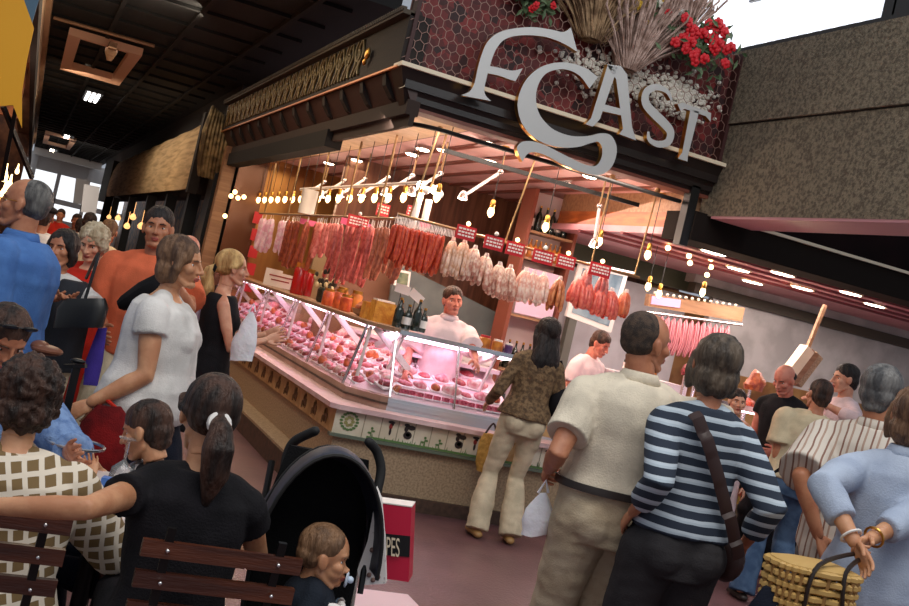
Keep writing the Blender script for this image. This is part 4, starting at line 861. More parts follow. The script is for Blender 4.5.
# white adjustable spot arms
def arm(x, y, z, dx, dy, dz, lab, grp=None, nm='spotlight_arm'):
    t_ = thing(nm, lab, 'spotlight', (x, y, z), 0, grp); obj('arm', MB().tube([(x, y, z), (x+dx, y+dy, z+dz)], .014, 8), M['white'], t_); obj('joint', MB().ell((x+dx, y+dy, z+dz), .024), M['chrome'], t_)
    obj('lamp_head', MB().lathe([(.015, .05), (.03, .03), (.045, -.02)], (x, y, z), 12), M['chrome'], t_); obj('lens', MB().lathe([(.042, -.022), (.02, -.03)], (x, y, z), 12), M['halogen'], t_); obj('drop_rod', MB().tube([(x+dx, y+dy, z+dz), (x+dx, y+dy, 2.95)], .008, 6), M['brass'], t_)
    return t_
A0 = arm(2.95, 9.0, 2.45, .22, 0, .22, 'white slanting spotlight arm among the bulbs on the aisle side', 'slanting spotlight arms')
for y in (9.75, 10.5, 11.3, 12.1, 13.0): dup(A0, (2.95, y, 2.45), 0)
arm(3.38, 8.9, 2.52, .25, -.1, .28, 'white spotlight arm slanting up to the dark track below the big swash letter')
arm(4.38, 8.25, 2.36, -.03, 0, .32, 'gold spotlight cone on a white downrod above the right sausages')
b = MB().tube([(2.86, 8.4, 2.50), (2.86, 12.8, 2.50)], .016, 8); tag(obj('white_pipe', b, M['white']), 'white pipe running behind the row of bulbs', 'pipe')
t_ = thing('lamp_cluster', 'cluster of white lamp heads at the inner corner of the bulbs', 'lamp', (2.9, 8.45, 2.4)); obj('stem', MB().tube([(2.92, 8.45, 2.45), (2.95, 8.45, 2.95)], .01, 8), M['brass'], t_)
for k in range(6):
    a = k*PI/3; c = V((2.92+.09*math.cos(a), 8.45+.05*math.sin(a), 2.44+.03*(k % 2))); obj('arm', MB().tube([(2.92, 8.45, 2.47), c], .008, 6), M['white'], t_); obj('lamp_head', MB().ell(c, (.03, .03, .035)), M['halogen'] if k % 2 else M['white'], t_)
# two white cylinders under the cluster
for k, x in enumerate((2.86, 2.95)): tag(obj('paper_sleeve', MB().tube([(x, 8.5, 2.12), (x, 8.5, 2.38)], .03, 12), M['white']), ['white upright cylinder below the lamp cluster, left', 'white upright cylinder below the lamp cluster, right'][k], 'cylinder')
# recessed spots in ceiling
for k, (px, py) in enumerate(((486, 142), (444, 150), (329, 163), (357, 160), (412, 154), (490, 161), (566, 183), (423, 149), (590, 176))):
    p = atz(px, py, 2.95); t_ = thing('ceiling_spot', 'round recessed spot glowing in the pink stall ceiling', 'ceiling light', (p.x, p.y, 2.93), 0, 'recessed spots of the stall ceiling')
    obj('rim', MB().lathe([(.085, .012), (.085, 0), (.065, 0)], (p.x, p.y, 2.945), 18), M['chrome'], t_); obj('lens', MB().lathe([(.066, 0.0), (.05, -.012)], (p.x, p.y, 2.945), 18), M['halogen'], t_)
# price signs on the rail
for k, (px, py, w_) in enumerate(((466, 233, .17), (494, 243, .17), (515, 249, .16), (543, 257, .19), (566, 262, .17), (600, 270, .20), (358, 222, .2), (413, 212, .12), (383, 210, .12))):
    Y = 8.13 if k < 6 else 9.6-.5*(k-6)*.2; p = aty(px, py, Y)
    t_ = thing('price_sign', ['red price sign with white lettering, first left of the pale sausages', 'red price sign over the pale sausages, second', 'red price sign over the palest sausage bunch', 'wide red price sign in front of the bottle shelves', 'red price sign right of the bottle shelves', 'red price sign above the right red sausages', 'red sign hung on the aisle rail, leftmost', 'red and white sign high behind the bulbs, right', 'red and white sign high behind the bulbs, left'][k], 'price sign', p)
    a = .0; obj('card', MB().box((p.x-w_/2, p.y-.003, p.z-.055), (p.x+w_/2, p.y+.003, p.z+.055)), M['red_sign'], t_, smooth=False)
    q = MB(); random.seed(k)
    for j in range(3):
        xx = p.x-w_*.4
        while xx < p.x+w_*.38: ll = random.uniform(.012, .03); q.box((xx, p.y-.005, p.z+.022-j*.026), (min(xx+ll, p.x+w_*.42), p.y-.003, p.z+.036-j*.026)); xx += ll+.007
    obj('lettering', q, M['card'], t_, smooth=False); obj('clip_lamp', MB().ell((p.x, p.y-.01, p.z+.075), .018), M['bulb'] if k in (0, 2, 4, 5) else M['white'], t_)
# ---- sausages
def sausage_proto(name, label, L, r, m, group, bend=.0, st=.08, knot=True):
    t_ = thing(name, label, 'sausage', (0, 0, 0), 0, group); n_ = 7; pts = [(bend*math.sin(PI*i/n_)*L, 0, -st-L*i/n_) for i in range(n_+1)]
    obj('casing', wrinkle(MB().tube(pts, [r*.8]+[r]*(n_-1)+[r*.8], 10, rnd=True), r*.18, (60, 60, 60)), m, t_, world=False); obj('string', MB().tube([(0, 0, 0), (0, 0, -st+.004)], .0025, 5), M['card'], t_, world=False)
    return t_
chor = meatmat('chorizo_red', srgb(184, 50, 28), srgb(212, 88, 52), 40); brn = meatmat('cured_brown', srgb(146, 76, 54), srgb(186, 112, 84), 30); fuet = meatmat('pale_moulded_casing', srgb(226, 196, 176), srgb(186, 122, 104), 26); pkr = meatmat('pinkish_red_sausage', srgb(206, 74, 64), srgb(226, 116, 96), 30); dbr = meatmat('dark_brown_sausage', srgb(132, 56, 38), srgb(170, 86, 56), 30); pnk = meatmat('pink_sausage', srgb(224, 140, 132), srgb(196, 92, 88), 30)
random.seed(21)
def row(pr, items):
    first = True
    for (x, y, z, rz, tx, ty) in items:
        if first: o = pr; o.location = (x, y, z); first = False
        else: o = dup(pr, (x, y, z), rz)
        o.rotation_euler = (tx, ty, rz); s = random.uniform(.9, 1.1); o.scale = (s, s, s)
G_ = random.gauss
row(sausage_proto('chorizo', 'bright red chorizo in the dense row left of the butcher', .27, .019, chor, 'bright red chorizos on the corner rail', .03), [(2.62+.0125*i, 8.22-.03*(i % 3), 2.165, G_(0, .6), G_(0, .03), G_(0, .03)) for i in range(34)])
def bunchrow(pr, cx, cy, cz, n, spread=.45, rr=.05):
    it = []
    for i in range(n):
        a = 2*PI*i/n+random.random()*.3; k = random.uniform(.35, 1); it.append((cx+rr*.25*math.cos(a), cy+rr*.25*math.sin(a), cz, a, 0, -spread*k*.55))
    return it
def bunchset(name, label, group, L, r, m, centers, n, spread, bend=.06, st=.05):
    pr = sausage_proto(name, label, L, r, m, group, bend, st); it = []
    for c in centers: it += bunchrow(pr, c[0], 8.2, c[1], n, spread)
    row(pr, it)
bunchset('cured_sausage', 'tan cured sausage in the bunches next to the bright red chorizos', 'tan cured sausage bunches', .25, .017, meatmat('tan_casing', srgb(200, 150, 116), srgb(232, 198, 178), 26), [(3.12, 2.12), (3.22, 2.13)], 9, .35)
bunchset('pale_sausage', 'pale mould covered sausage in the hanging bunches above the butcher', 'pale sausage bunches', .22, .021, fuet, [(3.32, 2.10), (3.43, 2.06), (3.56, 2.02), (3.66, 2.02)], 11, .55)
bunchset('pinkish_sausage', 'pinkish pale sausage in the bunch before the bottle shelves', 'pinkish pale sausage bunches', .21, .021, meatmat('pinkish_pale', srgb(222, 160, 142), srgb(242, 214, 198), 26), [(3.80, 2.03), (3.88, 2.02), (3.97, 2.03)], 10, .5)
bunchset('brown_sausage', 'orange brown sausage in the bunch right of the bottle shelves', 'orange brown sausage bunch', .22, .019, meatmat('orange_brown_casing', srgb(166, 88, 50), srgb(206, 134, 84), 26), [(4.12, 2.03)], 10, .45)
bunchset('red_sausage', 'plump pinkish red sausage in the hanging bunches at the right end of the rail', 'plump red sausage bunches', .19, .025, pkr, [(4.30, 2.07), (4.38, 2.06), (4.52, 2.04), (4.62, 2.04)], 9, .5)
bunchset('orange_sausage', 'orange red sausage in the rightmost bunch of the rail', 'orange red sausage bunch', .17, .021, meatmat('orange_red_casing', srgb(200, 84, 46), srgb(222, 120, 78), 26), [(4.76, 2.06)], 9, .4)
bunchset('upper_sausage', 'red sausage hanging in the upper bunch above the plump red ones', 'red sausages of the upper bunch', .16, .018, pnk, [(4.36, 2.17), (4.52, 2.16)], 6, .3)
def siderow(name, label, group, L, r, m, y0, y1, n, zz=2.16, xj=.05, st=.08):
    pr = sausage_proto(name, label, L, r, m, group, .03, st); row(pr, [(2.80+random.uniform(-xj, xj), y0+(y1-y0)*i/(n-1), zz, G_(0, 1), G_(0, .04), G_(0, .05)) for i in range(n)])
siderow('long_sausage', 'long brown cured sausage on the aisle rail behind the chorizos', 'long brown sausages, near set', .40, .022, brn, 8.45, 9.3, 16)
siderow('long_sausage', 'long pink red sausage hanging mid way along the aisle rail', 'long pink red sausages on the aisle rail', .48, .024, meatmat('rose_sausage', srgb(200, 104, 96), srgb(160, 62, 56), 30), 9.3, 10.5, 18)
siderow('pale_string_sausage', 'pale sausage on the aisle rail left of the pink red ones', 'pale sausages on the aisle rail', .30, .030, pnk, 10.5, 11.4, 10)
siderow('dark_sausage', 'dark red brown sausage on the aisle rail under the pink labels', 'dark sausages on the aisle rail', .46, .028, dbr, 11.4, 12.7, 14)
siderow('far_sausage', 'pinkish white sausage at the far aisle end of the rail', 'far pinkish sausages', .34, .034, meatmat('lilac_pink_pack', srgb(226, 170, 196), srgb(240, 214, 226), 20), 12.8, 14.4, 12)
for k, (px, py, Y, w_) in enumerate(((356, 224, 10.2, .30), (322, 226, 11.9, .5), (425, 224, 8.35, .10))):
    p = aty(px, py, Y); tag(obj('label_strip', MB().box((p.x-w_/2, Y, p.z-.03), (p.x+w_/2, Y+.006, p.z+.03)), mat('pink_strip%d' % k, srgb(232, 96, 142), .5), smooth=False), ['red pink label strip over the middle sausages of the aisle rail', 'long pink label strip over the dark sausages of the aisle rail', 'small pink label strip by the chorizos'][k], 'label strip')
b = MB()
for k in range(40): b.tube([(2.62+.0125*k, 8.2, 2.19), (2.62+.0125*k+.004, 8.18, 2.11)], .003, 5)
tag(obj('string_row', b, M['card']), 'row of pale strings tied over the rail above the chorizos', 'strings', kind='stuff')
# ---------------------------------------------------------------- inside of the stall, back wall
tag(obj('grey_board', MB().prism([aty(x, y, 10.8) for x, y in ((395, 262), (508, 318), (505, 400), (380, 372))], (0, .05, 0)), M['board'], smooth=False), 'large dark grey board behind the butcher', 'board')
tag(obj('brown_backing', MB().box((2.9, 11.0, .9), (3.95, 11.05, 1.95)), mat('brown_door', srgb(120, 84, 62), .5), smooth=False), 'brown panel left behind the butcher', 'panel')
t = thing('small_picture', 'small framed green picture on the wall left of the butcher', 'picture', (3.2, 10.6, 1.5)); p = [aty(x, y, 10.55) for x, y in ((396, 269), (411, 272), (409, 288), (394, 285))]; obj('frame', MB().prism(p, (0, .03, 0)), M['white'], t, smooth=False)
c = sum(p, V((0, 0, 0)))/4; obj('print', MB().prism([c+(q-c)*.72+V((0, -.004, 0)) for q in p], (0, .003, 0)), mat('green_print', srgb(70, 92, 76), .5, 0, 9, srgb(130, 140, 110)), t, smooth=False)
# bottle cabinet
t = thing('bottle_shelves', 'narrow red brown shelf unit with bottles behind the hanging sausages', 'shelves', (4.95, 10.6, .9))
X0, X1, Yc = 4.72, 5.22, 10.55
q = MB().box((X0-.04, Yc-.25, .8), (X0, Yc+.05, 2.95)).box((X1, Yc-.25, .8), (X1+.04, Yc+.05, 2.95)); obj('side_panel', q, mat('red_brown_cabinet', srgb(128, 66, 48), .5), t, smooth=False)
obj('cabinet_back', MB().box((X0, Yc+.03, .8), (X1, Yc+.05, 2.95)), mat('pinkish_back', srgb(222, 196, 196), .5), t, smooth=False)
for z in (1.05, 1.62, 1.95, 2.22, 2.5): obj('shelf', MB().box((X0, Yc-.24, z), (X1, Yc+.03, z+.025)), M['tan_wood'], t, smooth=False)
k = 0
for z, h_, m_ in ((1.075, .30, darkglass), (2.245, .2, amber), (2.525, .28, darkglass)):
    n_ = 6 if m_ is not amber else 8
    for i in range(n_): bottle('shelf_bottle', ['dark bottle on the lowest cabinet shelf behind the long haired customer', 'small amber bottle on the middle cabinet shelf', 'dark bottle with a gold top on the top cabinet shelf'][k], X0+.05+(X1-X0-.1)*i/(n_-1), Yc-.1, z, h_, .028 if n_ == 8 else .034, m_, M['gold'], M['card'] if i % 2 == 0 else None, ['dark bottles, lowest shelf', 'amber bottles, middle shelf', 'dark bottles, top shelf'][k])
    k += 1
for i, z in enumerate((1.70, 2.02)): tag(obj('shelf_label', MB().box((X0+.03, Yc-.245, z-.04), (X1-.03, Yc-.24, z+.12)), mat('lilac_panel%d' % i, srgb(222, 190, 214), .5), smooth=False), ['lilac white panel in the bottle cabinet, lower', 'lilac white panel in the bottle cabinet, upper'][i], 'panel')
tag(obj('pink_cupboard', MB().prism([aty(x, y, 10.7) for x, y in ((577, 183), (600, 187), (592, 230), (568, 221))], (0, .3, 0)), mat('pink_brown_cupboard', srgb(166, 112, 104), .5), smooth=False), 'pinkish brown cupboard side right of the bottle cabinet', 'cupboard')
t = thing('framed_poster', 'white framed poster with a blue grey picture hanging under the right sausages', 'poster', (5.6, 10.2, 1.7)); P_ = [aty(x, y, 10.2) for x, y in ((580, 262), (629, 272), (611, 333), (566, 316))]; c = sum(P_, V((0, 0, 0)))/4
obj('frame', MB().prism(P_, (0, .04, 0)), M['white'], t, smooth=False); obj('print', MB().prism([c+(q-c)*.82+V((0, -.005, 0)) for q in P_], (0, .004, 0)), mat('blue_print', srgb(140, 160, 172), .4, 0, 4, srgb(84, 110, 128)), t, smooth=False)
obj('hanging_bar', MB().tube([aty(575, 261, 10.15), aty(634, 274, 10.15)], .02, 8), M['chrome'], t)
q = MB().tube(catmull([c+V((-.2, -.012, .06)), c+V((-.08, -.012, -.08)), c+V((.05, -.012, -.07)), c+V((.2, -.012, -.0))], 5), .012, 6); obj('printed_line', q, mat('teal_paint', srgb(40, 96, 106), .5), t)
struct('wall_inner', MB().box((5.3, 11.6, 0), (7.6, 11.7, 2.35)).box((5.3, 11.55, 2.44), (7.6, 11.6, 2.5)), M['greywall'])
struct('trim_6', MB().box((5.2, 11.45, 2.40), (7.6, 11.6, 2.66)), mat('dark_green_band', srgb(74, 80, 62), .5))
struct('trim_7', MB().box((6.02, 11.5, .9), (6.12, 11.6, 2.0)), mat('grey_mullion', srgb(120, 122, 112), .5))
# mirror and reflections region at the far aisle end : gallery of the next counter
t = thing('wall_mirror', 'tall dark mirror panel by the far end of the stall', 'mirror', (2.9, 15.2, .9)); obj('mirror_panel', MB().box((2.5, 15.22, 1.1), (2.9, 15.26, 2.95)), mat('dark_brown_gloss', srgb(110, 72, 50), .25, .3), t, smooth=False)
for i in range(5): p = aty(258-i*2.4, 218+i*17, 15.0); tag(obj('red_plaque', MB().box((p.x-.06, 15.0, p.z-.08), (p.x+.06, 15.02, p.z+.08)), M['red_sign'], smooth=False), None, 'plaque', 'column of red plaques by the mirror')['label'] = 'small red plaque in the vertical column beside the brass panel'
for i, (px, py) in enumerate(((231, 196), (238, 198), (244, 197), (235, 192), (225, 216))): p = aty(px, py, 14.6); q = MB().ell(p, .030); tag(obj('bulb_reflection', q, M['bulb']), None, 'bulb', 'bulb reflections at the far end of the stall')['label'] = 'glowing bulb reflection in the little cluster at the far end of the stall'  # glowing balls stand in for bulbs reflected in the mirror
# wood posts inside
for k, (px, py, Y, h_) in enumerate(((343, 215, 12.0, 2.9),)): p = aty(px, py, Y); 
tag(obj('white_roll', MB().tube([aty(311, 190, 11.8), aty(306, 214, 11.8)], .09, 14), M['white']), 'white paper roll hanging high behind the bulbs', 'paper roll')
tag(obj('dark_cabinet', MB().box((3.0, 12.0, .6), (3.9, 12.25, 2.05)), mat('olive_cabinet', srgb(150, 128, 92), .5), smooth=False), 'olive beige cabinet deep behind the aisle rail sausages', 'cabinet')

# ---------------------------------------------------------------- concrete beam, window, second stall
b = MB().prism([(XR, 7.9, 2.785), (XR, -3, 2.785), (XR, -3, 3.55), (XR, 7.9, 3.55)], (.42, 0, 0)).prism([(XR-.02, 7.9, 3.56), (XR-.02, -3, 3.56), (XR-.02, -3, 4.18), (XR-.02, 7.9, 4.18)], (.44, 0, 0))
struct('wall_right', b, M['concrete'])
struct('trim_8', MB().box((XR, -3, 3.545), (XR+.4, 7.9, 3.565)), M['dark_wood'])
struct('ceiling_edge', MB().box((XR+.005, -3, 2.765), (XR+.42, 7.72, 2.785)), mat('pink_lit_underside', srgb(186, 132, 142), .5))  # pink light on the beam's underside, put into the slab's colour
b = MB(); p1 = atx(885, 0, XR).y
wv = MB(); y = 11.5; k = 0
while y > p1: wv.box((XR+.05+.02*(k % 2), y-.07, 4.2), (XR+.12+.02*(k % 2), y, 5.6), (0, 1, 0, 2)[k % 4]); y -= .07; k += 1
t = struct('window_2', MB().box((XR-.02, -3, 4.18), (XR+.14, 8.0, 4.21)).box((XR, p1-.12, 4.2), (XR+.14, p1, 5.6)).box((XR, p1-4, 4.2), (XR+.1, p1-.1, 5.6)), mat('dark_window_frame', srgb(40, 38, 36), .5))
struct('corrugated_pane', wv, [M['win'], mat('bright_pane_shading', (.84, .87, .92), .4, emit=.8), mat('bright_pane_glare', (1, 1, 1), .4, emit=1.2)], t)  # alternating glow strengths imitate light and shade on the corrugation
struct('window_rail', MB().box((XR+.0, p1, 4.62), (XR+.03, 7.9, 4.635)), mat('thin_grey_bar', srgb(150, 150, 150), .5), t)
t = thing('lintel_box', 'long dark lintel box with a cream edge over the second stall', 'lintel', (7, YF, 2.55))
obj('box', MB().box((4.98, YF, 2.56), (13, YF+.45, 2.80)), mat('near_black_lintel', srgb(32, 26, 23), .95, spec=.15), t, smooth=False); obj('cream_edge', MB().box((5.5, YF-.03, 2.79), (13, YF+.02, 2.815)), M['cream_trim'], t, smooth=False)
struct('wall_upper', MB().box((XR+.45, YF+.15, 2.80), (13, YF+.3, 4.15)), mat('dark_maroon_wall', srgb(30, 17, 18), .95, 0, 2, srgb(22, 14, 15), spec=.1))
# pink ceiling of the second stall
struct('ceiling_stall', MB().box((5.0, YF+.05, 2.60), (13, 11.3, 2.66)), mat('mauve_pink_ceiling', srgb(206, 150, 158), .35, 0, 3, srgb(190, 132, 140)))
for k in range(4): y = 8.5+k*.42; tag(obj('ceiling_strip', MB().box((5.0, y, 2.575), (12.8, y+.05, 2.605)), mat('maroon_strip%d' % k, srgb(122, 62, 68), .4), smooth=False), None, 'ceiling strip', 'maroon strips of the second stall ceiling')['label'] = 'maroon strip running across the mauve ceiling of the second stall'
for k, (px, py) in enumerate(((714, 250), (783, 271.5), (753, 280), (803, 286), (851, 291), (739, 267), (875, 303))):
    p = atz(px, py, 2.6); t_ = thing('ceiling_lamp', 'flat oval lamp glowing in the mauve ceiling of the second stall', 'ceiling light', (p.x, p.y, 2.59), 0, 'oval lamps of the second stall ceiling'); obj('rim', MB().loft([((p.x, p.y, 2.575), (1, 0, 0), .15, (0, 1, 0), .085), ((p.x, p.y, 2.60), (1, 0, 0), .15, (0, 1, 0), .085)], 20), M['cream_trim'], t_); obj('lens', MB().loft([((p.x, p.y, 2.568), (1, 0, 0), .12, (0, 1, 0), .06), ((p.x, p.y, 2.578), (1, 0, 0), .13, (0, 1, 0), .07)], 20), M['halogen'], t_)
P2 = pendant(5.88, 9.5, 2.17, 'bulb hanging in front of the meat rail frame, leftmost', None, top=2.6)
for x, y, z, lab in ((6.04, 9.0, 2.26, 'bulb hanging right above the meat rail frame'), (5.62, 9.3, 2.2, 'small greenish bulb at the left of the meat rail frame')): dup(P2, (x, y, z), 0, label=lab)
for k, (px, py) in enumerate(((668, 248), (689, 256), (690, 263), (711, 259), (711, 267), (707, 275))): p = aty(px, py, 8.9+.1*k); tag(obj('ceiling_bulb', MB().ell(p, .026), M['bulb']), None, 'bulb', 'small bulbs under the mauve ceiling')['label'] = 'small bulb glowing close under the mauve ceiling'
# hood and back wall of the second stall
struct('wall_hood', MB().box((7.65, 11.15, 1.55), (14, 11.25, 2.38)).box((7.3, 11.1, 2.50), (14, 11.3, 2.62)), M['hood'])
struct('trim_9', MB().box((7.3, 11.05, 2.38), (14, 11.2, 2.50)), mat('dark_green_brown', srgb(66, 60, 46), .5))
struct('wall_kitchen', MB().box((7.2, 11.9, 0), (14, 12.0, 2.4)), mat('amber_back_wall', srgb(196, 150, 96), .5, 0, 3, srgb(150, 100, 60)))
for k, (px, py) in enumerate(((763, 363), (778, 367), (827, 375), (845, 381))): p = aty(px, py, 11.6); t_ = thing('wall_lamp', ['wall lamp glowing under the hood, leftmost', 'wall lamp glowing under the hood, second from left', 'wall lamp glowing behind the hanging wooden block', 'rightmost wall lamp under the hood'][k], 'lamp', p); obj('shade', MB().lathe([(.03, .06), (.06, .04), (.07, -.01)], p, 12), M['gold'], t_); obj('glowing_bulb', MB().ell(p+V((0, -.02, -.02)), .05), M['halogen'], t_)
# meat rail frame
t = thing('meat_rail_frame', 'beige framed rail from which striped pink meat hangs in the second stall', 'rail frame', (6.5, 9.8, 2.0)); P_ = [aty(x, y, 9.8) for x, y in ((650, 294), (745, 308), (742, 322), (648, 306))]
obj('header_board', MB().prism(P_, (0, .08, 0)), M['tan_wood'], t, smooth=False); obj('rail', MB().tube([aty(646, 312, 9.75), aty(742, 325, 9.75)], .015, 8), M['chrome'], t)
P_ = [aty(x, y, 9.79) for x, y in ((652, 296), (681, 300), (680, 308), (651, 304))]; obj('lilac_label', MB().prism(P_, (0, .01, 0)), mat('lilac_label', srgb(226, 172, 214), .5), t, smooth=False)
obj('header_studs', (lambda q: [q.ell(aty(655+i*6.2, 293.0+i*.95, 9.78), .016, n=8, m=6) for i in range(14)] and q)(MB()), M['cream_trim'], t)['kind'] = 'stuff'
bac = stripes('striped_bacon', [srgb(168, 74, 88), srgb(222, 162, 170), srgb(140, 48, 62), srgb(206, 136, 148)], .03, 'X', .05, .4)
pr = None
for i in range(13):
    p = aty(656+i*6.0, 316+i*.9, 9.75); b = MB().tube([(0, 0, 0), (0, 0, -.05), (0, 0, -.30), (0, 0, -.36)], [.014, .036, .040, .022], 10, flat=.8, rnd=True); wrinkle(b, .006, (20, 20, 20), i)
    if pr is None: pr = thing('bacon_slab', 'striped pink bacon slab hanging behind the man in the beige shirt', 'bacon', p, 0, 'hanging striped bacon'); obj('slab', b, bac, pr, world=False); obj('hook', MB().tube([(0, 0, 0), (0, 0, .05)], .004, 6), M['chrome'], pr, world=False)
    else: dup(pr, p, random.uniform(-.4, .4))
# hanging wooden/cardboard bundle
t = thing('hanging_block', 'tan stack of flat blocks hanging on a wooden pole under the hood', 'hanging block', aty(800, 372, 9)); obj('pole', MB().bar(aty(825, 305, 9), aty(806, 352, 9), .035, .035), M['tan_wood'], t, smooth=False)
for k in range(3): c = aty(797+k*4.5, 362+k*3, 9.0+.03*k); obj('slab', MB().box((c.x-.06, c.y-.06, c.z-.20), (c.x+.05, c.y+.06, c.z+.18), rot=Matrix.Rotation(.5, 3, 'Y')), [M['cream_trim'], M['tan_wood'], M['granite']][k], t, smooth=False)
obj('cord', MB().tube([aty(806, 350, 9), aty(800, 362, 9)], .01, 6), M['black'], t)
# second stall glass counter
t = thing('glass_counter', 'low glass meat counter of the second stall behind the shoppers', 'counter', (7.2, 7.9, .1))
obj('base', MB().box((5.75, YF+.1, 0), (9.5, 8.3, .78)), M['kick'], t, smooth=False); obj('sill', MB().box((5.75, YF+.05, .78), (9.5, 8.35, .84)), M['ledge'], t, smooth=False)
obj('top_shelf', MB().box((5.75, YF+.2, 1.28), (9.5, YF+.45, 1.31)).box((5.72, YF+.18, 1.27), (9.5, YF+.21, 1.32)), M['chrome'], t, smooth=False); obj('deck', MB().prism([(5.8, YF+.1, .84), (5.8, YF+.6, .84), (5.8, YF+.6, 1.02)], (3.7, 0, 0)), deckm, t, smooth=False)
for x in (5.8, 6.6, 7.4, 8.2, 9.0): obj('bracket', MB().bar((x, YF+.25, 1.28), (x-.12, YF+.5, .98), .04, .04), M['white'], t, smooth=False); obj('glass_front', pane((x+.02, YF+.08, .85), (x+.75, YF+.08, .85), (x+.75, YF+.2, 1.28), (x+.02, YF+.2, 1.28)), M['glass'], t, smooth=False)
obj('tube_light', MB().tube([(5.85, YF+.35, 1.262), (9.4, YF+.35, 1.262)], .012, 8), mat('pink_tube2', (1, .72, .82), .3, emit=9), t)
random.seed(8)
for i in range(30): j = random.choice((0, 1, 3, 1)); o = dup(PRO[j][0], (5.95+(i//2)*.235, YF+.26+.17*(i % 2), .885+.06*(i % 2)), random.uniform(-.3, .3), label=['red steak', 'pink pork cut', '', 'pale fatty meat cut'][j]+' in the glass counter of the second stall', group='meats of the second stall, '+['red', 'pink', '', 'pale'][j]); o.rotation_euler = (R(18), 0, random.uniform(-.3, .3))
# posters on the base of second stall (seen between legs)
for k, (px, py, c_) in enumerate(((745, 505, (226, 180, 90)), (795, 525, (70, 120, 70)), (800, 500, (236, 214, 150)), (758, 478, (240, 200, 120)))):
    p = aty(px, py, YF+.085); t_ = thing('food_picture', ['yellow food picture low on the second stall between the shoppers', 'green vegetable picture low on the second stall', 'cream picture above the green one on the second stall', 'pale yellow picture at waist height beside the striped blouse'][k], 'picture', p); obj('panel', MB().box((p.x-.12, YF+.06, p.z-.13), (p.x+.12, YF+.095, p.z+.13)), mat('picture_%d' % k, srgb(*c_), .4, 0, 12, srgb(180, 70, 40) if k != 1 else srgb(220, 210, 150), lo=.45, hi=.55), t_, smooth=False)
# hams and meats behind the shoppers
for k, (px, py, Y, r_, m_) in enumerate(((755, 385, 8.9, .11, MT[4]), (700, 377, 8.6, .11, MT[0]), (690, 372, 8.5, .08, MT[2]), (748, 408, 8.8, .08, chor))):
    p = aty(px, py, Y); b = lump(r_, r_*.8, r_*1.1, k*7.0); o = MB(); o.merge(b, Matrix.Translation(p-V((0, 0, r_*.5)))); t_ = thing('cured_ham', ['round orange brown ham displayed between the striped blouse and the bald vendor', 'red raw joint seen between the two foreground shoppers', 'dark red joint right before the bearded profile', 'small orange sausage meat heap under the brown ham'][k], 'meat', p-V((0, 0, r_*.5))); obj('joint', o, m_, t_); obj('stand', MB().tube([p+V((0, .06, .0)), V((p.x, p.y+.06, 1.0))], .015, 8), M['chrome'], t_)
tag(obj('back_counter', MB().box((5.15, 8.75, 0), (5.95, 9.15, aty(628, 358, 8.9).z-.14)), M['steel'], smooth=False), 'pale counter behind the shoppers carrying small bottles', 'counter')
for k in range(6): p = aty(628+k*5.5, 358+k*1.6, 8.9); bottle('condiment_bottle', 'small amber bottle on the counter right of the grey haired vendor', p.x, p.y, aty(628, 358, 8.9).z-.14, .2, .03, amber if k % 2 else darkglass, M['gold'], M['card'] if k % 3 == 0 else None, 'condiment bottles behind the beige shirt')
# ---------------------------------------------------------------- cloth materials
def cloth(n, c, c2=None, ns=7, bump=.25): return mat('cloth_'+n, srgb(*c), .88, 0, ns, srgb(*(c2 or tuple(int(v*.88) for v in c))), bump, 160, spec=.2)
black = cloth('black', (20, 19, 22), (30, 28, 32)); darkpants = cloth('charcoal', (56, 54, 56)); white_c = cloth('white', (226, 222, 218)); red_c = cloth('red', (206, 48, 34)); orange_c = cloth('coral', (226, 112, 76)); blue_c = cloth('blue', (82, 124, 186), (66, 104, 164)); denim = cloth('denim', (84, 106, 134), (60, 80, 108), 9); khaki = cloth('khaki', (196, 180, 154), (178, 160, 134)); beige = cloth('cream_knit', (232, 220, 198)); cream = cloth('cream', (214, 196, 162)); lblue = cloth('pale_blue', (176, 188, 208), (160, 172, 194)); navy = cloth('navy', (26, 30, 44)); ivory = cloth('ivory', (218, 200, 170)); greycl = cloth('grey', (120, 116, 116)); ltdenim = cloth('pale_denim', (128, 156, 200), (96, 124, 172), 30)
coat = cloth('pinkish_white_coat', (240, 214, 216)); coat_ = 0; patt = mat('olive_lace', srgb(132, 104, 72), .8, 0, 34, srgb(84, 62, 40), .5, 60)
shoe_d = mat('dark_shoe', srgb(40, 30, 26), .4); shoe_t = mat('tan_shoe', srgb(168, 128, 78), .45); shoe_w = mat('white_shoe', srgb(200, 196, 190), .5)
sailor = stripes('navy_white_stripes', [srgb(36, 46, 62), srgb(170, 184, 196), srgb(186, 198, 208)], .046, 'Z', .02, .88, edges=[0, .60, .78])
pin = stripes('brown_pin_stripes', [srgb(206, 196, 184), srgb(132, 96, 82), srgb(206, 196, 184), srgb(168, 140, 124)], .055, 'X', .02, .88, edges=[0, .42, .56, .84])
lav = stripes('grey_lavender_stripes', [srgb(150, 130, 140), srgb(110, 90, 110)], .06, 'X', .02)
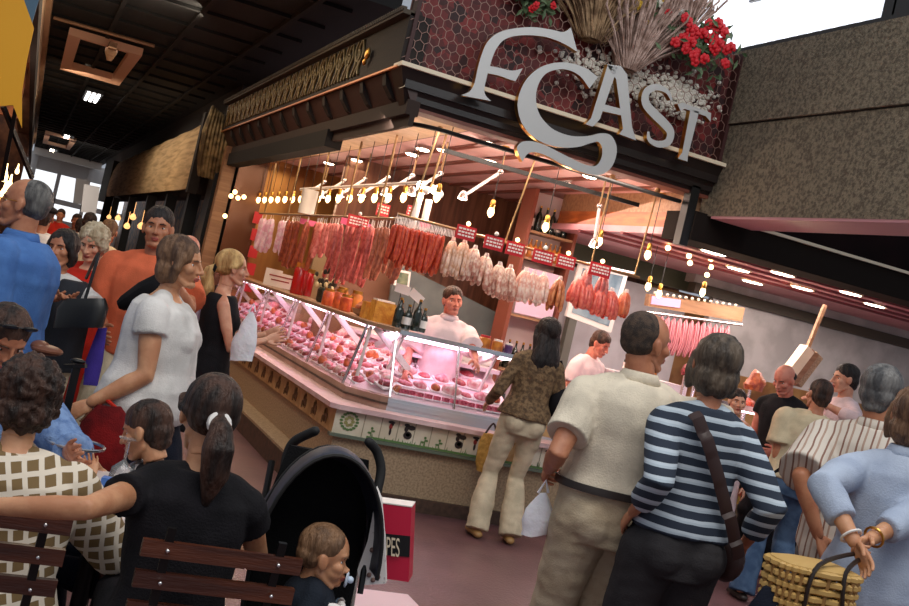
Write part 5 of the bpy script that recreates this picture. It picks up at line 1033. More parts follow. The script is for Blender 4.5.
def checker():
    m = mat('brown_cream_squares', srgb(226, 214, 196), .85); nt = m.node_tree; b = nt.nodes['Principled BSDF']; tc = nt.nodes.new('ShaderNodeTexCoord'); nz = nt.nodes.new('ShaderNodeTexNoise'); nz.inputs['Scale'].default_value = 4
    nt.links.new(tc.outputs['Object'], nz.inputs['Vector']); mx = nt.nodes.new('ShaderNodeMixRGB'); mx.blend_type = 'LINEAR_LIGHT'; mx.inputs[0].default_value = .02; nt.links.new(tc.outputs['Object'], mx.inputs[1]); nt.links.new(nz.outputs['Color'], mx.inputs[2])
    mp = nt.nodes.new('ShaderNodeMapping'); mp.inputs['Rotation'].default_value = (0, R(12), 0); mp.inputs['Scale'].default_value = (23, 23, 23); nt.links.new(mx.outputs[0], mp.inputs[0]); sp = nt.nodes.new('ShaderNodeSeparateXYZ'); nt.links.new(mp.outputs[0], sp.inputs[0])
    def mth(op, a, v=None, b_=None):
        k = nt.nodes.new('ShaderNodeMath'); k.operation = op; nt.links.new(a, k.inputs[0])
        if v is not None: k.inputs[1].default_value = v
        if b_ is not None: nt.links.new(b_, k.inputs[1])
        return k.outputs[0]
    def cell(a): return mth('LESS_THAN', mth('ABSOLUTE', mth('SUBTRACT', mth('FRACT', a), .5)), .335)
    sm = mth('FLOOR', sp.outputs['X']); sz = mth('FLOOR', sp.outputs['Z']); par = mth('FRACT', mth('MULTIPLY', mth('ADD', sm, None, sz), .5)); par = mth('GREATER_THAN', par, .25)
    sq = mth('MULTIPLY', cell(sp.outputs['X']), None, cell(sp.outputs['Z']))
    mix = nt.nodes.new('ShaderNodeMixRGB'); nt.links.new(sq, mix.inputs[0]); mix.inputs[1].default_value = (*srgb(226, 214, 196), 1); mix.inputs[2].default_value = (*srgb(122, 98, 62), 1)
    nt.links.new(mix.outputs[0], b.inputs['Base Color']); return m
check = checker()
def stand(px, py, t):
    global HT
    HT = at(px, py, t); return V((HT.x, HT.y, 0)), HT.z

# ---------------------------------------------------------------- standing, foreground right
l, h = stand(655, 313, 4.3)
A1 = person('person', 'tall man in a cream polo shirt and khaki trousers carrying a white bag', l, R(12), h*1.0, 'm', 1.12, headat=HT, head=(R(72), R(4), R(3)), skin='tan', hair=dict(k='buzz', c='buzz'), v=.0085,
    top=dict(mat=beige, sleeve=.72, hem=.085, loose=.026, sl_loose=.018, wr=.009, wf=(9, 9, 2.5), collar=beige), bottom=dict(k='trousers', mat=khaki, loose=.026, flare=.095, rise=.12, belt=shoe_d, wr=.009), shoes=shoe_d,
    worldarms=dict(l=at(549, 468, 4.32), r=at(690, 470, 4.05)), hands=('relax', 'grip'), belly=.03)
l, h = stand(722, 336, 4.1)
A2 = person('person', 'person with greying dark hair in a navy and white striped top', l, R(10), h, 'f', 1.0, headat=HT, head=(R(12), R(-2), R(2)), skin='tan', hair=dict(k='bob', c='greybrown'), v=.0085, eyes=True,
    top=dict(mat=sailor, sleeve=1.62, hem=.05, loose=.026, sl_loose=.02, wr=.006, neck=.53), bottom=dict(k='trousers', mat=darkpants, loose=.03, flare=.1, rise=.06, wr=.007), shoes=shoe_d, worldarms=dict(l=at(633, 512, 4.02), r=at(744, 545, 4.12)), elb=dict(l=(-.15, -1, 0), r=(.15, -1, 0)))
# strap and little bag of the striped person
f = A2['fr']
def strap(P, lo_i, hi_i, m, name='strap', parent=None, wdt=.035, e=.034, n=40, front=False):
    """band over one shoulder down to the other hip, following the back"""
    s_ = P['s']; pts = []
    for k in range(n+1):
        g = k/n; u = .50+(.02-.50)*g; c, L_, F_ = P['fr'](u); prof = P['prof']; j = max(i for i in range(len(prof)) if prof[i][0] <= u); q = prof[j]; x = (hi_i*.10+(lo_i*.20-hi_i*.10)*g); ry = (q[2]+e)*math.sqrt(max(.05, 1-min(.95, (x/(q[1]*1.15+e))**2)))*(1 if front else -1)
        pts.append(c+L_*(x*s_)+F_*(ry*s_+(.0)))
    b = MB().tube(pts, wdt/2, 10, flat=.25, axis=P['fr'](.4)[2]); return obj(name, b, m, parent if parent else P['root']), pts
brownstrap = mat('dark_brown_strap', srgb(52, 32, 30), .5)
t_ = thing('shoulder_bag', 'brown shoulder bag strap crossing the striped top', 'bag', A2['fr'](.02)[0]); strap(A2, 1, -1, brownstrap, parent=t_, e=.062, wdt=.05)
c, L_, F_ = A2['fr'](-.02); obj('pouch', MB().ell(c+L_*.24+F_*.06, (.05, .10, .09)), brownstrap, t_)
# white plastic bag in the polo man's hand
def plastic(name, label, top, w_, h_, m, seed=0, dep=.5, hands=True):
    b = MB(); rg = []
    for k in range(9):
        g = k/8; rr = w_*(.18+.82*math.sin(min(1, g*1.5)*PI/2))*(1-.35*max(0, g-.8)*5*.3); rg.append((V(top)+V((0, 0, -h_*g)), RT, rr/2, FW, rr/2*dep))
    b.loft(rg, 18); wrinkle(b, .012, (18, 18, 12), seed); t_ = thing(name, label, 'bag', V(top)-V((0, 0, h_))); obj('bag_body', b, m, t_)
    obj('handle', MB().tube([V(top)+RT*.02, V(top)+V((0, 0, .05)), V(top)-RT*.02], .006, 6), m, t_); return t_
plas = mat('white_plastic', srgb(236, 234, 240), .4, bump=.3, bscale=30, sss=.1)
hd = at(549, 468, 4.32); plastic('plastic_bag', 'small white plastic bag hanging from the hand of the man in khaki trousers', hd+V((0, 0, -.10)), .12, .17, plas, 2)
# ---- right edge
l, h = stand(889, 366, 4.75)
A3 = person('person', 'older grey haired man in a brown pin striped shirt near the right edge', l, R(48), h, 'm', 1.02, headat=HT, head=(R(20), R(8), 0), skin='tan', hair=dict(k='short', c='darkgrey'), v=.0095, top=dict(mat=pin, sleeve=.95, hem=-.02, loose=.03, sl_loose=.034, wr=.006, collar=pin), bottom=dict(k='trousers', mat=greycl, loose=.02, flare=.09), shoes=shoe_d, worldarms=dict(l=at(818, 535, 4.6), r=at(905, 480, 5.0)), belly=.04)
l, h = stand(921, 388, 4.2)
A4 = person('person', 'woman in a pale blue blouse with hands clasped behind her back at the right edge', l-V((.07, 0, 0)), R(22), h, 'f', 1.2, headat=HT, head=(R(15), R(6), 0), skin='olive', hair=dict(k='bob', c='brown'), v=.0085, top=dict(mat=lblue, sleeve=1.60, hem=-.04, loose=.032, sl_loose=.018, wr=.008, collar=lblue), bottom=dict(k='trousers', mat=navy, loose=.03, flare=.10), shoes=shoe_d,
    worldarms=dict(l=at(855, 543, 3.82), r=at(852, 551, 3.80)), elb=dict(l=(-1, -.6, 0), r=(1, -.8, 0)), hands=('grip', 'relax'), thumb=((0, -.3, 1), (0, -.3, 1)))
for n_, (k_, a0) in enumerate((('l', .12), ('r', .10))):
    e_, w_ = A4['A'][-1 if k_ == 'l' else 1][1:]; p = w_.lerp(e_, a0); d = (w_-e_).normalized(); u = d.cross(V((0, 0, 1))).normalized(); v_ = d.cross(u); q = MB().tube([p+u*.036*math.cos(a*PI/8)+v_*.036*math.sin(a*PI/8) for a in range(17)], .005, 6)
    tag(obj('bracelet', q, M['gold'] if n_ else M['white']), ['pale bracelet on the wrist behind the pale blue blouse', 'gold bracelet on the other wrist behind the pale blue blouse'][n_], 'bracelet')
# wicker basket and navy bag
wick = mat('wicker', srgb(196, 158, 92), .6); wick.node_tree
c0 = at(806, 600, 3.75); t_ = thing('wicker_basket', 'honey coloured wicker basket held behind the woman in pale blue', 'basket', c0-V((0, 0, .16)))
b = MB(); lvl = 10
ax = (RT*.96+FW*.28).normalized(); ay = V((-ax.y, ax.x, 0)).normalized(); ax = V((ax.x, ax.y, 0)).normalized()
for k in range(lvl):
    z = -.15+.26*k/(lvl-1); rx, ry = .135+.02*k/lvl, .08+.01*k/lvl; pts = []
    for a in range(49): w_ = 2*PI*a/48; o_ = .006*(1 if (a+k) % 2 else -1); pts.append(c0+ax*((rx+o_)*math.copysign(abs(math.cos(w_))**.6, math.cos(w_)))+ay*((ry+o_)*math.copysign(abs(math.sin(w_))**.6, math.sin(w_)))+V((0, 0, z)))
    b.tube(pts, .0125, 6)
obj('woven_side', b, wick, t_); b = MB()
for a in range(24): w_ = 2*PI*a/24; b.tube([c0+ax*(.137*math.copysign(abs(math.cos(w_))**.6, math.cos(w_)))+ay*(.083*math.copysign(abs(math.sin(w_))**.6, math.sin(w_)))+V((0, 0, -.15)), c0+ax*(.154*math.copysign(abs(math.cos(w_))**.6, math.cos(w_)))+ay*(.092*math.copysign(abs(math.sin(w_))**.6, math.sin(w_)))+V((0, 0, .11))], .008, 6)
obj('stake', b, mat('wicker_dark', srgb(150, 110, 58), .6), t_)['kind'] = 'stuff'
obj('basket_base', MB().loft([(c0+V((0, 0, -.16)), ax, .13, ay, .078, .6), (c0+V((0, 0, -.145)), ax, .13, ay, .078, .6)], 24), wick, t_)
obj('lid', MB().loft([(c0+V((0, 0, .105)), ax, .155, ay, .095, .6), (c0+V((0, 0, .125)), ax, .15, ay, .09, .6), (c0+V((0, 0, .135)), ax, .10, ay, .06, .6)], 24), wick, t_)
hp = A4['A'][1][2]; obj('leather_handle', MB().tube(catmull([c0-ax*.07-ay*.09+V((0, 0, -.02)), c0-ax*.05-ay*.09+V((0, 0, .14)), hp+V((0, 0, -.05)), c0+ax*.06-ay*.09+V((0, 0, .13)), c0+ax*.09-ay*.09+V((0, 0, -.04))], 6), .008, 6), shoe_d, t_)
p = at(772, 610, 3.7); b = MB().loft([(p+V((0, 0, -.2)), RT, .08, FW, .05), (p, RT, .085, FW, .05), (p+V((0, 0, .08)), RT, .05, FW, .02)], 16, cap=True); tag(obj('navy_bag', wrinkle(b, .008, (12, 12, 12)), navy), 'navy cloth bag beside the wicker basket at the bottom', 'bag')
# ---- cream shirt man with black shoulder bag at second stall
l, h = stand(822, 379, 8.0)
A5 = person('person', 'man in a cream shirt and jeans leaning to the second stall', l+V((-.18, -.02, 0)), R(15), h*1.0, 'm', 1.25, headat=HT, lean=(.10, .05), head=(R(-10), R(5), 0), skin='tan', hair=dict(k='short', c='dark'), v=.012, top=dict(mat=cream, sleeve=.7, hem=-.0, loose=.03, sl_loose=.03), bottom=dict(k='trousers', mat=denim, loose=.02, flare=.10), shoes=shoe_d, legs=dict(l=(-.20, 0, .08), r=(.10, -.02, .08)), worldarms=dict(l=at(783, 440, 8.1)), elb=dict(l=(-.5, -1, -1), r=(.5, -1, -1)))
t_ = thing('black_shoulder_bag', 'black shoulder bag on the back of the man in the cream shirt', 'bag', A5['fr'](.1)[0]); c, L_, F_ = A5['fr'](.10); obj('bag_body', MB().ell(c-F_*.2+L_*.0, (.15, .05, .13)), black, t_); strap(A5, -1, 1, black, parent=t_, e=.05, wdt=.045)
# vendors of the second stall
l, h = stand(788, 362, 9.0); A6 = person('person', 'balding vendor in a black vest bending at the second stall', l, R(250), h*1.0, 'm', 1.05, headat=HT, lean=(0, .18), head=(0, R(-28), 0), skin='pink', hair=dict(k='bald', c='dark'), v=.014, top=dict(mat=black, sleeve=.3, hem=-.02, loose=.02), bottom=dict(k='trousers', mat=black), arms=dict(l=(-.16, .30, 1.02), r=(.16, .30, 1.02)))
l, h = stand(848, 364, 9.2); A7 = person('person', 'dark haired vendor in black and white clothes under the hood', l, R(285), h*1.0, 'm', 1.0, headat=HT, head=(0, R(-4), 0), skin='fair', hair=dict(k='short', c='black'), v=.014, top=dict(mat=coat, sleeve=1.5, hem=-.02, loose=.02), bottom=dict(k='trousers', mat=black), worldarms=dict(l=at(826, 405, 8.9), r=at(822, 404, 9.2)))
c, L_, F_ = A7['fr'](.3); tag(obj('black_waistcoat', MB().loft([(A7['fr'](u)[0]-F_*.02, L_, r1, F_, r2) for u, r1, r2 in ((.0, .20, .15), (.2, .19, .145), (.4, .20, .145), (.47, .15, .12))], 20), black, A7['root']), None)
l, h = stand(742, 382, 8.7); person('person', 'vendor in a pinkish white coat hidden behind the striped top', l, R(200), h*.96, 'f', 1.0, headat=HT, skin='fair', hair=dict(k='short', c='dark'), v=.014, top=dict(mat=coat, sleeve=1.5, hem=-.02), bottom=dict(k='skirt', mat=coat))
# ---- woman at the counter
l, h = stand(549, 320, 8.02)
l = V((3.76, 7.42, 0)); 
A8 = person('person', 'long dark haired woman in an olive lace top and ivory trousers at the glass case', l, R(8), h*1.01, 'f', .98, headat=HT, lean=(.05, .02), head=(R(-14), R(6), 0), skin='olive', hair=dict(k='long', c='black'), v=.0095, top=dict(mat=patt, sleeve=1.9, hem=.02, loose=.010, sl_loose=.010, flare=.15), bottom=dict(k='trousers', mat=ivory, loose=.012, flare=.092, rise=.05, wr=.008), shoes=shoe_t, legs=dict(l=(-.16, 0, .08), r=(.10, -.02, .08)), arms=dict(l=(-.24, .20, 1.0), r=(.20, .24, 1.05)))
t_ = thing('dark_handbag', 'dark handbag under the right arm of the long haired woman', 'bag', A8['fr'](.2)[0]); c, L_, F_ = A8['fr'](.20); obj('bag_body', MB().ell(c+L_*.22+F_*.02, (.07, .13, .13)), black, t_); obj('handle', MB().tube(catmull([c+L_*.2+V((0, 0, .1)), c+L_*.2+V((0, 0, .22)), c+L_*.17+V((0, 0, .3))], 4), .01, 6), black, t_)
p = aty(487, 452, 7.55); b = MB().loft([(p+V((0, 0, -.15)), V((1, 0, 0)), .05, V((0, 1, 0)), .03), (p+V((0, 0, -.08)), V((1, 0, 0)), .075, V((0, 1, 0)), .04), (p+V((0, 0, .06)), V((1, 0, 0)), .085, V((0, 1, 0)), .045), (p+V((0, 0, .14)), V((1, 0, 0)), .06, V((0, 1, 0)), .03)], 18); t_ = thing('straw_bag', 'mustard straw bag hanging beside the ivory trousers in front of the tiles', 'bag', p-V((0, 0, .15))); obj('bag_body', wrinkle(b, .006, (20, 20, 20)), mat('mustard_straw', srgb(206, 160, 78), .7, 0, 30, srgb(176, 132, 58), .5, 80), t_); obj('handle', MB().tube(catmull([p+V((-.05, 0, .13)), p+V((0, 0, .22)), p+V((.05, 0, .13))], 6), .008, 6), brownstrap, t_)
# ---- butcher and vendor
l, h = stand(456, 287, 9.15); A9 = person('person', 'young butcher in a pinkish white coat behind the glass case', l, R(195), h*1.0, 'm', 1.0, headat=HT, head=(R(-12), R(2), R(6)), skin='pink', hair=dict(k='short', c='dark'), v=.0105, top=dict(mat=coat, sleeve=.85, hem=-.1, loose=.026, sl_loose=.03, collar=coat), bottom=dict(k='skirt', name='apron', mat=coat, hem=.4), worldarms=dict(r=at(405, 372, 8.85), l=at(476, 362, 8.7)), hands=('relax', 'relax'))
l, h = stand(604, 330, 10.0); A10 = person('person', 'vendor in a pale pink top looking down beside the poster', l, R(150), h*1.0, 'm', 1.1, headat=HT, lean=(0, .15), head=(0, R(-20), 0), skin='pink', hair=dict(k='short', c='dark'), v=.014, top=dict(mat=coat, sleeve=.6, hem=-.05), bottom=dict(k='skirt', name='apron', mat=coat))
# ---- left aisle
l, h = stand(29, 178, 4.8); B1 = person('person', 'grey haired man in glasses and a blue shirt at the left edge', l, R(-70), h, 'm', 1.3, headat=HT, head=(R(-5), R(2), 0), skin='tan', hair=dict(k='buzz', c='grey'), v=.0095, eyes=True, top=dict(mat=blue_c, sleeve=1.85, hem=-.06, loose=.034, sl_loose=.03, wr=.009, collar=blue_c), bottom=dict(k='trousers', mat=khaki), shoes=shoe_d, belly=.05)
g = MB()
for i in (-1, 1): g.tube([(i*.034+.026*math.cos(a*PI/8), .094, .0+.019*math.sin(a*PI/8)) for a in range(17)], .0018, 5); g.tube([(i*.06, .094, .004), (i*.078, .0, .008)], .002, 5)
g.tube([(-.008, .096, .002), (.008, .096, .002)], .002, 5); q = MB(); q.merge(g, B1['HM']); tag(obj('eyeglasses', q, M['gold']), 'thin glasses on the face of the man in the blue shirt', 'glasses')
l, h = stand(48, 203, 9.5); B2 = person('person', 'man in a black flat cap and white shirt further down the aisle', l, R(10), h*.99, 'm', 1.0, headat=HT, skin='tan', hair=dict(k='short', c='dark'), v=.015, top=dict(mat=white_c, sleeve=.6), bottom=dict(k='trousers', mat=navy), shoes=shoe_d)
q = MB().ell((0, -.01, .075), (.105, .125, .045)).ell((0, .07, .055), (.085, .08, .018)); o = MB(); o.merge(q, B2['HM']); tag(obj('flat_cap', o, black), 'black flat cap on the man further down the aisle', 'cap')
l, h = stand(66, 230, 5.9); B3 = person('person', 'dark haired woman in a dark vest and white blouse holding a black handbag', l, R(190), h, 'f', 1.1, headat=HT, head=(R(20), R(0), R(4)), skin='tan', hair=dict(k='bob', c='black'), v=.011, top=dict(mat=white_c, sleeve=.7, hem=0, sl_loose=.02), bottom=dict(k='trousers', mat=ivory, loose=.03, flare=.1), shoes=shoe_d, worldarms=dict(r=at(58, 298, 5.62), l=at(70, 300, 5.58)), elb=dict(l=(-1, -.2, -.4), r=(1, -.2, -.4)), hands=('relax', 'relax'))
c, L_, F_ = B3['fr'](.2); b = MB()
for i in (-1, 1): b.loft([(B3['fr'](u)[0]+L_*i*.095, L_, r1, F_, r2+.025) for u, r1, r2 in ((-.04, .125, .185), (.15, .12, .175), (.35, .12, .178), (.45, .10, .16), (.51, .07, .12))], 16)
obj('dark_vest', fuse(b, .012, 1), cloth('dark_vest', (48, 50, 56)), B3['root'])
p = at(82, 312, 5.5); t_ = thing('black_handbag', 'black leather handbag on the hip of the woman in the dark vest', 'bag', p-V((0, 0, .08))); obj('bag_body', MB().loft([(p+V((0, 0, -.08)), RT, .12, FW, .05, .6), (p+V((0, 0, .02)), RT, .125, FW, .05, .6), (p+V((0, 0, .07)), RT, .10, FW, .03, .7)], 20), M['black'], t_); obj('strap', MB().tube(catmull([p+V((0, 0, .06)), p+V((.02, .1, .3)), B3['sh'][-1]+V((0, 0, .09))], 6), .009, 6), M['black'], t_)
l, h = stand(97, 224, 6.6); B4 = person('person', 'elderly woman with curly white hair in a red top looking down', l, R(200), h, 'f', 1.2, headat=HT, head=(R(5), R(-22), 0), skin='fair', hair=dict(k='curly', c='white'), v=.012, top=dict(mat=red_c, sleeve=.25, hem=-.02, neck=.49, loose=.02), bottom=dict(k='skirt', mat=red_c, hem=.4), shoes=shoe_d)
l, h = stand(163, 207, 6.1); B5 = person('person', 'dark haired man in a coral T shirt and pale shorts facing the camera', l, R(196), h, 'm', 1.06, headat=HT, head=(R(-4), R(2), R(4)), skin='tan', hair=dict(k='short', c='black'), v=.0105, top=dict(mat=orange_c, sleeve=.72, hem=-.03, loose=.026, sl_loose=.03, wr=.007), bottom=dict(k='shorts', mat=ivory, loose=.035), shoes=shoe_w, worldarms=dict(r=at(103, 330, 5.9), l=at(168, 275, 5.75)), elb=dict(l=(-.8, -.4, -1)))
p = at(132, 300, 5.72); b = MB().tube([at(160, 282, 5.7), at(145, 292, 5.68), at(125, 303, 5.68)], [.05, .065, .04], 12, rnd=True); tag(obj('dark_jacket', wrinkle(b, .015, (14, 14, 14)), black), 'dark bundled jacket on the forearm of the man in the coral T shirt', 'jacket')
l, h = stand(193, 233, 7.4); B6 = person('person', 'person in a lavender striped shirt half hidden behind the woman in white', l, R(160), h*.99, 'm', 1.1, headat=HT, skin='pink', hair=dict(k='bald', c='brown'), v=.014, top=dict(mat=lav, sleeve=.8, hem=-.05), bottom=dict(k='trousers', mat=greycl))
l, h = stand(188, 238, 4.8); B7 = person('person', 'woman in a white T shirt striding right with one arm swung back', l, R(118), h, 'f', 1.42, headat=HT, lean=(-.02, .02), head=(R(-4), R(2), 0), skin='olive', hair=dict(k='bob', c='brown'), v=.009, top=dict(mat=white_c, sleeve=.36, hem=-.06, loose=.024, neck=.50, wr=.008), bottom=dict(k='trousers', mat=navy, loose=.022), shoes=shoe_d, worldarms=dict(r=at(92, 402, 4.5)), elb=dict(r=(.3, -.2, -1)), legs=dict(l=(-.1, .3, .1), r=(.1, -.28, .12)), twist=R(10), belly=.05)
p = at(103, 436, 4.5); q = MB().loft([(p+V((0, 0, -.19)), RT, .11, FW, .05), (p+V((0, 0, -.08)), RT, .13, FW, .06), (p+V((0, 0, .06)), RT, .10, FW, .05), (p+V((0, 0, .13)), RT, .05, FW, .03)], 20); t_ = thing('red_bag', 'dark red soft bag swinging from the hand of the woman in the white T shirt', 'bag', p-V((0, 0, .19))); obj('bag_body', wrinkle(q, .02, (10, 10, 7)), cloth('crimson', (132, 24, 26), (84, 14, 18)), t_); obj('handle', MB().tube(catmull([p+RT*-.03+V((0, 0, .1)), at(99, 395, 4.5), p+RT*.05+V((0, 0, .1))], 6), .008, 6), red_c, t_)
p = at(97, 352, 5.6); q = MB().loft([(p+V((0, 0, -.17)), RT, .035, FW, .03), (p+V((0, 0, -.05)), RT, .045, FW, .03), (p+V((0, 0, .12)), RT, .018, FW, .02)], 14); tag(obj('purple_bag', wrinkle(q, .015, (14, 14, 9)), cloth('violet', (72, 56, 150))), 'violet plastic bag hanging from the hand of the man in the coral T shirt', 'bag')
l, h = stand(238, 248, 6.8); B8 = person('person', 'blonde woman in a sleeveless black dress facing the meat case', l, R(95), h*.99, 'f', 1.0, headat=HT, head=(R(-4), R(4), 0), skin='fair', hair=dict(k='pony', c='blonde', tie=black), v=.0105, top=dict(mat=black, sleeve=0, hem=-.04, neck=.50, name='bodice', loose=.010), bottom=dict(k='skirt', mat=black, hem=.52, name='dress_skirt', flare=.05, loose=.014), shoes=shoe_d, arms=dict(r=(.13, .32, 1.20), l=(-.12, .34, 1.22)), elb=dict(r=(.3, -.3, -1), l=(-.3, -.3, -1)))
plastic('plastic_bag', 'white carrier bag hanging from the forearm of the blonde woman', at(252, 312, 6.55), .15, .30, plas, 5, .35)
# far crowd
for k, (px, py, t, mt, hc, lab) in enumerate(((92, 213, 13, white_c, 'black', 'far dark haired person in white just left of the awning end'), (78, 214, 17, greycl, 'dark', 'far person in grey in the middle of the aisle crowd'), (112, 220, 10.5, cream, 'brown', 'far brown haired person behind the curly white hair'), (62, 209, 20, red_c, 'dark', 'farthest person in red near the bright end windows'), (83, 219, 14.5, cloth('teal', (90, 110, 110)), 'black', 'far person in teal between the dark haired woman and the red top'))):
    l, h = stand(px, py, t); person('person', lab, l, R(190 if k % 2 else 20), max(1.55, min(1.8, h)), 'm' if k % 2 else 'f', 1.05, headat=HT, skin='tan', hair=dict(k='short', c=hc), v=.02, top=dict(mat=mt, sleeve=.7), bottom=dict(k='trousers', mat=navy), eyes=False)

# ---------------------------------------------------------------- terrace in the foreground
woodc = mat('varnished_slat', srgb(92, 46, 26), .32, 0, 3, srgb(64, 30, 18), .15, 20, (1, 8, 8), coat=.3)
def bistro_chair(label, c, rz, grp=None):
    """seat centre c on the floor, back towards local -y"""
    t_ = thing('folding_chair', label, 'chair', c, rz, grp); w_ = .385
    for k, z in enumerate((.815, .73, .645)):
        b = MB().box((-w_/2-.02, -.235-.012*(2-k)-.0, z-.022), (w_/2+.02, -.215-.012*(2-k), z+.022)); obj('back_slat', b, woodc, t_, world=False, smooth=False)
    for s in (-1, 1):
        x = s*(w_/2-.045)
        obj('back_post', MB().bar((x, -.255, .875), (x*1.0, -.20, .44), .022, .014, up=(0, 1, 0)).bar((x, -.20, .44), (x, .20, .0), .022, .014, up=(0, 1, 0)), M['blackmetal'], t_, world=False, smooth=False)
        obj('rear_leg', MB().bar((x*1.12, .18, .45), (x*1.12, -.24, .0), .022, .014, up=(0, 1, 0)), M['blackmetal'], t_, world=False, smooth=False)
        for z in (.815, .73, .645): obj('rivet', MB().ell((x, -.262, z), .006, n=8, m=5), M['chrome'], t_, world=False)
    for k in range(6): y = -.17+k*.07; obj('seat_slat', MB().box((-w_/2, y-.028, .455), (w_/2, y+.028, .475)), woodc, t_, world=False, smooth=False)
    obj('cross_rod', MB().tube([(-w_/2+.03, 0, .22), (w_/2-.03, 0, .22)], .008, 8).tube([(-w_/2+.03, .2, .44), (w_/2-.03, .2, .44)], .008, 8), M['blackmetal'], t_, world=False)
    return t_
lp, hp_ = stand(218, 376, 3.1); HT1 = HT
C1 = person('person', 'woman with a dark ponytail in a black top seated at the terrace, arm stretched left', lp+V((.0, -.02, 0)), R(3), 1.64, 'f', 1.0, headat=HT1, pelvis=(0, 0, .535), lean=(0, .02), head=(R(-8), R(-8), R(0)), skin='olive', hair=dict(k='pony', c='dark', tie=M['white']), v=.008, top=dict(mat=black, sleeve=.30, hem=-.08, loose=.014, sl_loose=.012, wr=.008), bottom=dict(k='trousers', mat=black), shoes=shoe_d,
    legs=dict(l=(-.12, .42, .08), r=(.12, .42, .08)), knee=dict(l=(0, .3, 1), r=(0, .3, 1)), worldarms=dict(l=at(-14, 506, 2.72), r=V((lp.x+.22, lp.y+.35, .72))), elb=dict(l=(-.1, -1, .05), r=(.6, -.5, -.6)), thumb=(None, (0, 0, 1)))
bistro_chair('wooden slatted folding chair holding the woman with the ponytail', V((lp.x+.0, lp.y+.02, 0))+V((.075, -.02, 0)), 0)
lq, hq = stand(35, 362, 3.25)
C2 = person('person', 'seated woman with dark tousled hair in a brown and cream checked blouse, seen from behind', lq+V((-.02, 0, 0)), R(0), 1.64, 'f', 1.28, headat=HT, pelvis=(0, -.04, .49), lean=(.0, .10), head=(R(0), R(-10), 0), skin='olive', hair=dict(k='curly', c='dark'), v=.0085, top=dict(mat=check, sleeve=1.2, hem=-.10, loose=.03, sl_loose=.03, wr=.008, wf=(7, 7, 4)), bottom=dict(k='skirt', mat=check, hem=.3) if 0 else dict(k='trousers', mat=check), shoes=shoe_d,
    legs=dict(l=(-.12, .42, .08), r=(.12, .42, .08)), knee=dict(l=(0, .3, 1), r=(0, .3, 1)), arms=dict(r=(.30, .34, .66), l=(-.3, .3, .66)))
bistro_chair('wooden slatted folding chair under the outstretched bare arm', V((lq.x-.06, lq.y-.26, 0)), R(2))
# man across the table with sunglasses on his head
l, h = stand(12, 308, 3.95)
C3 = person('person', 'seated person with sunglasses pushed up on dark hair and a pale denim shirt', l+V((-.03, 0, 0)), R(165), 1.7, 'm', 1.05, headat=HT, pelvis=(0, 0, .54), lean=(0, .06), head=(R(-10), R(-26), 0), skin='tan', hair=dict(k='short', c='dark'), v=.0095, top=dict(mat=ltdenim, sleeve=1.5, hem=-.08, loose=.03, sl_loose=.03, wr=.01, collar=ltdenim), bottom=dict(k='trousers', mat=denim), shoes=shoe_d, legs=dict(l=(-.12, .42, .08), r=(.12, .42, .08)), knee=dict(l=(0, .3, 1), r=(0, .3, 1)), worldarms=dict(l=at(72, 452, 3.75)))
g = MB()
for i in (-1, 1): g.ell((i*.036, .062, .098), (.030, .008, .02), Matrix.Rotation(-.8, 3, 'X')); g.tube([(i*.066, .055, .095), (i*.085, -.03, .04), (i*.082, -.06, .02)], .004, 6)
g.tube([(-.01, .064, .10), (.01, .064, .10)], .003, 6); q = MB(); q.merge(g, C3['HM']); tag(obj('sunglasses', q, M['black']), 'dark sunglasses pushed up on the hair of the seated person in denim', 'sunglasses')
# child
l, h = stand(152, 403, 3.85)
C4 = person('person', 'dark haired child in a black top leaning on the terrace table', l+V((0, 0, 0)), R(-72), 1.30, 'm', .95, headat=HT, pelvis=(0, 0, .60), lean=(0, .16), head=(R(12), R(-20), R(0)), skin='olive', hair=dict(k='short', c='dark'), v=.0085, child=True, heads=1.14, top=dict(mat=black, sleeve=.7, hem=-.08, loose=.02, sl_loose=.02), bottom=dict(k='trousers', mat=navy), legs=dict(l=(-.12, .40, .12), r=(.12, .40, .12)), knee=dict(l=(0, .3, 1), r=(0, .3, 1)), worldarms=dict(l=at(92, 478, 3.72), r=at(100, 470, 4.0)), elb=dict(l=(-.6, -.3, -.6), r=(.6, -.3, -.6)))
b = MB().box((-.17, -.16, .44), (.17, .16, .47)); c = V((l.x, l.y, 0)); t_ = thing('stool', 'dark seat under the child at the terrace table', 'stool', V((C4['root'].location.x, C4['root'].location.y, 0))); obj('seat', b, woodc, t_, world=False, smooth=False)
for sx in (-1, 1):
    for sy in (-1, 1): obj('leg', MB().tube([(sx*.14, sy*.13, 0), (sx*.13, sy*.12, .45)], .012, 8), M['blackmetal'], t_, world=False)
t_ = thing('stool', 'dark seat under the person in pale denim', 'stool', (C3['root'].location.x, C3['root'].location.y, 0)); obj('seat', MB().box((-.18, -.18, .41), (.18, .18, .44)), woodc, t_, world=False, smooth=False)
for sx in (-1, 1):
    for sy in (-1, 1): obj('leg', MB().tube([(sx*.15, sy*.14, 0), (sx*.14, sy*.13, .42)], .012, 8), M['blackmetal'], t_, world=False)
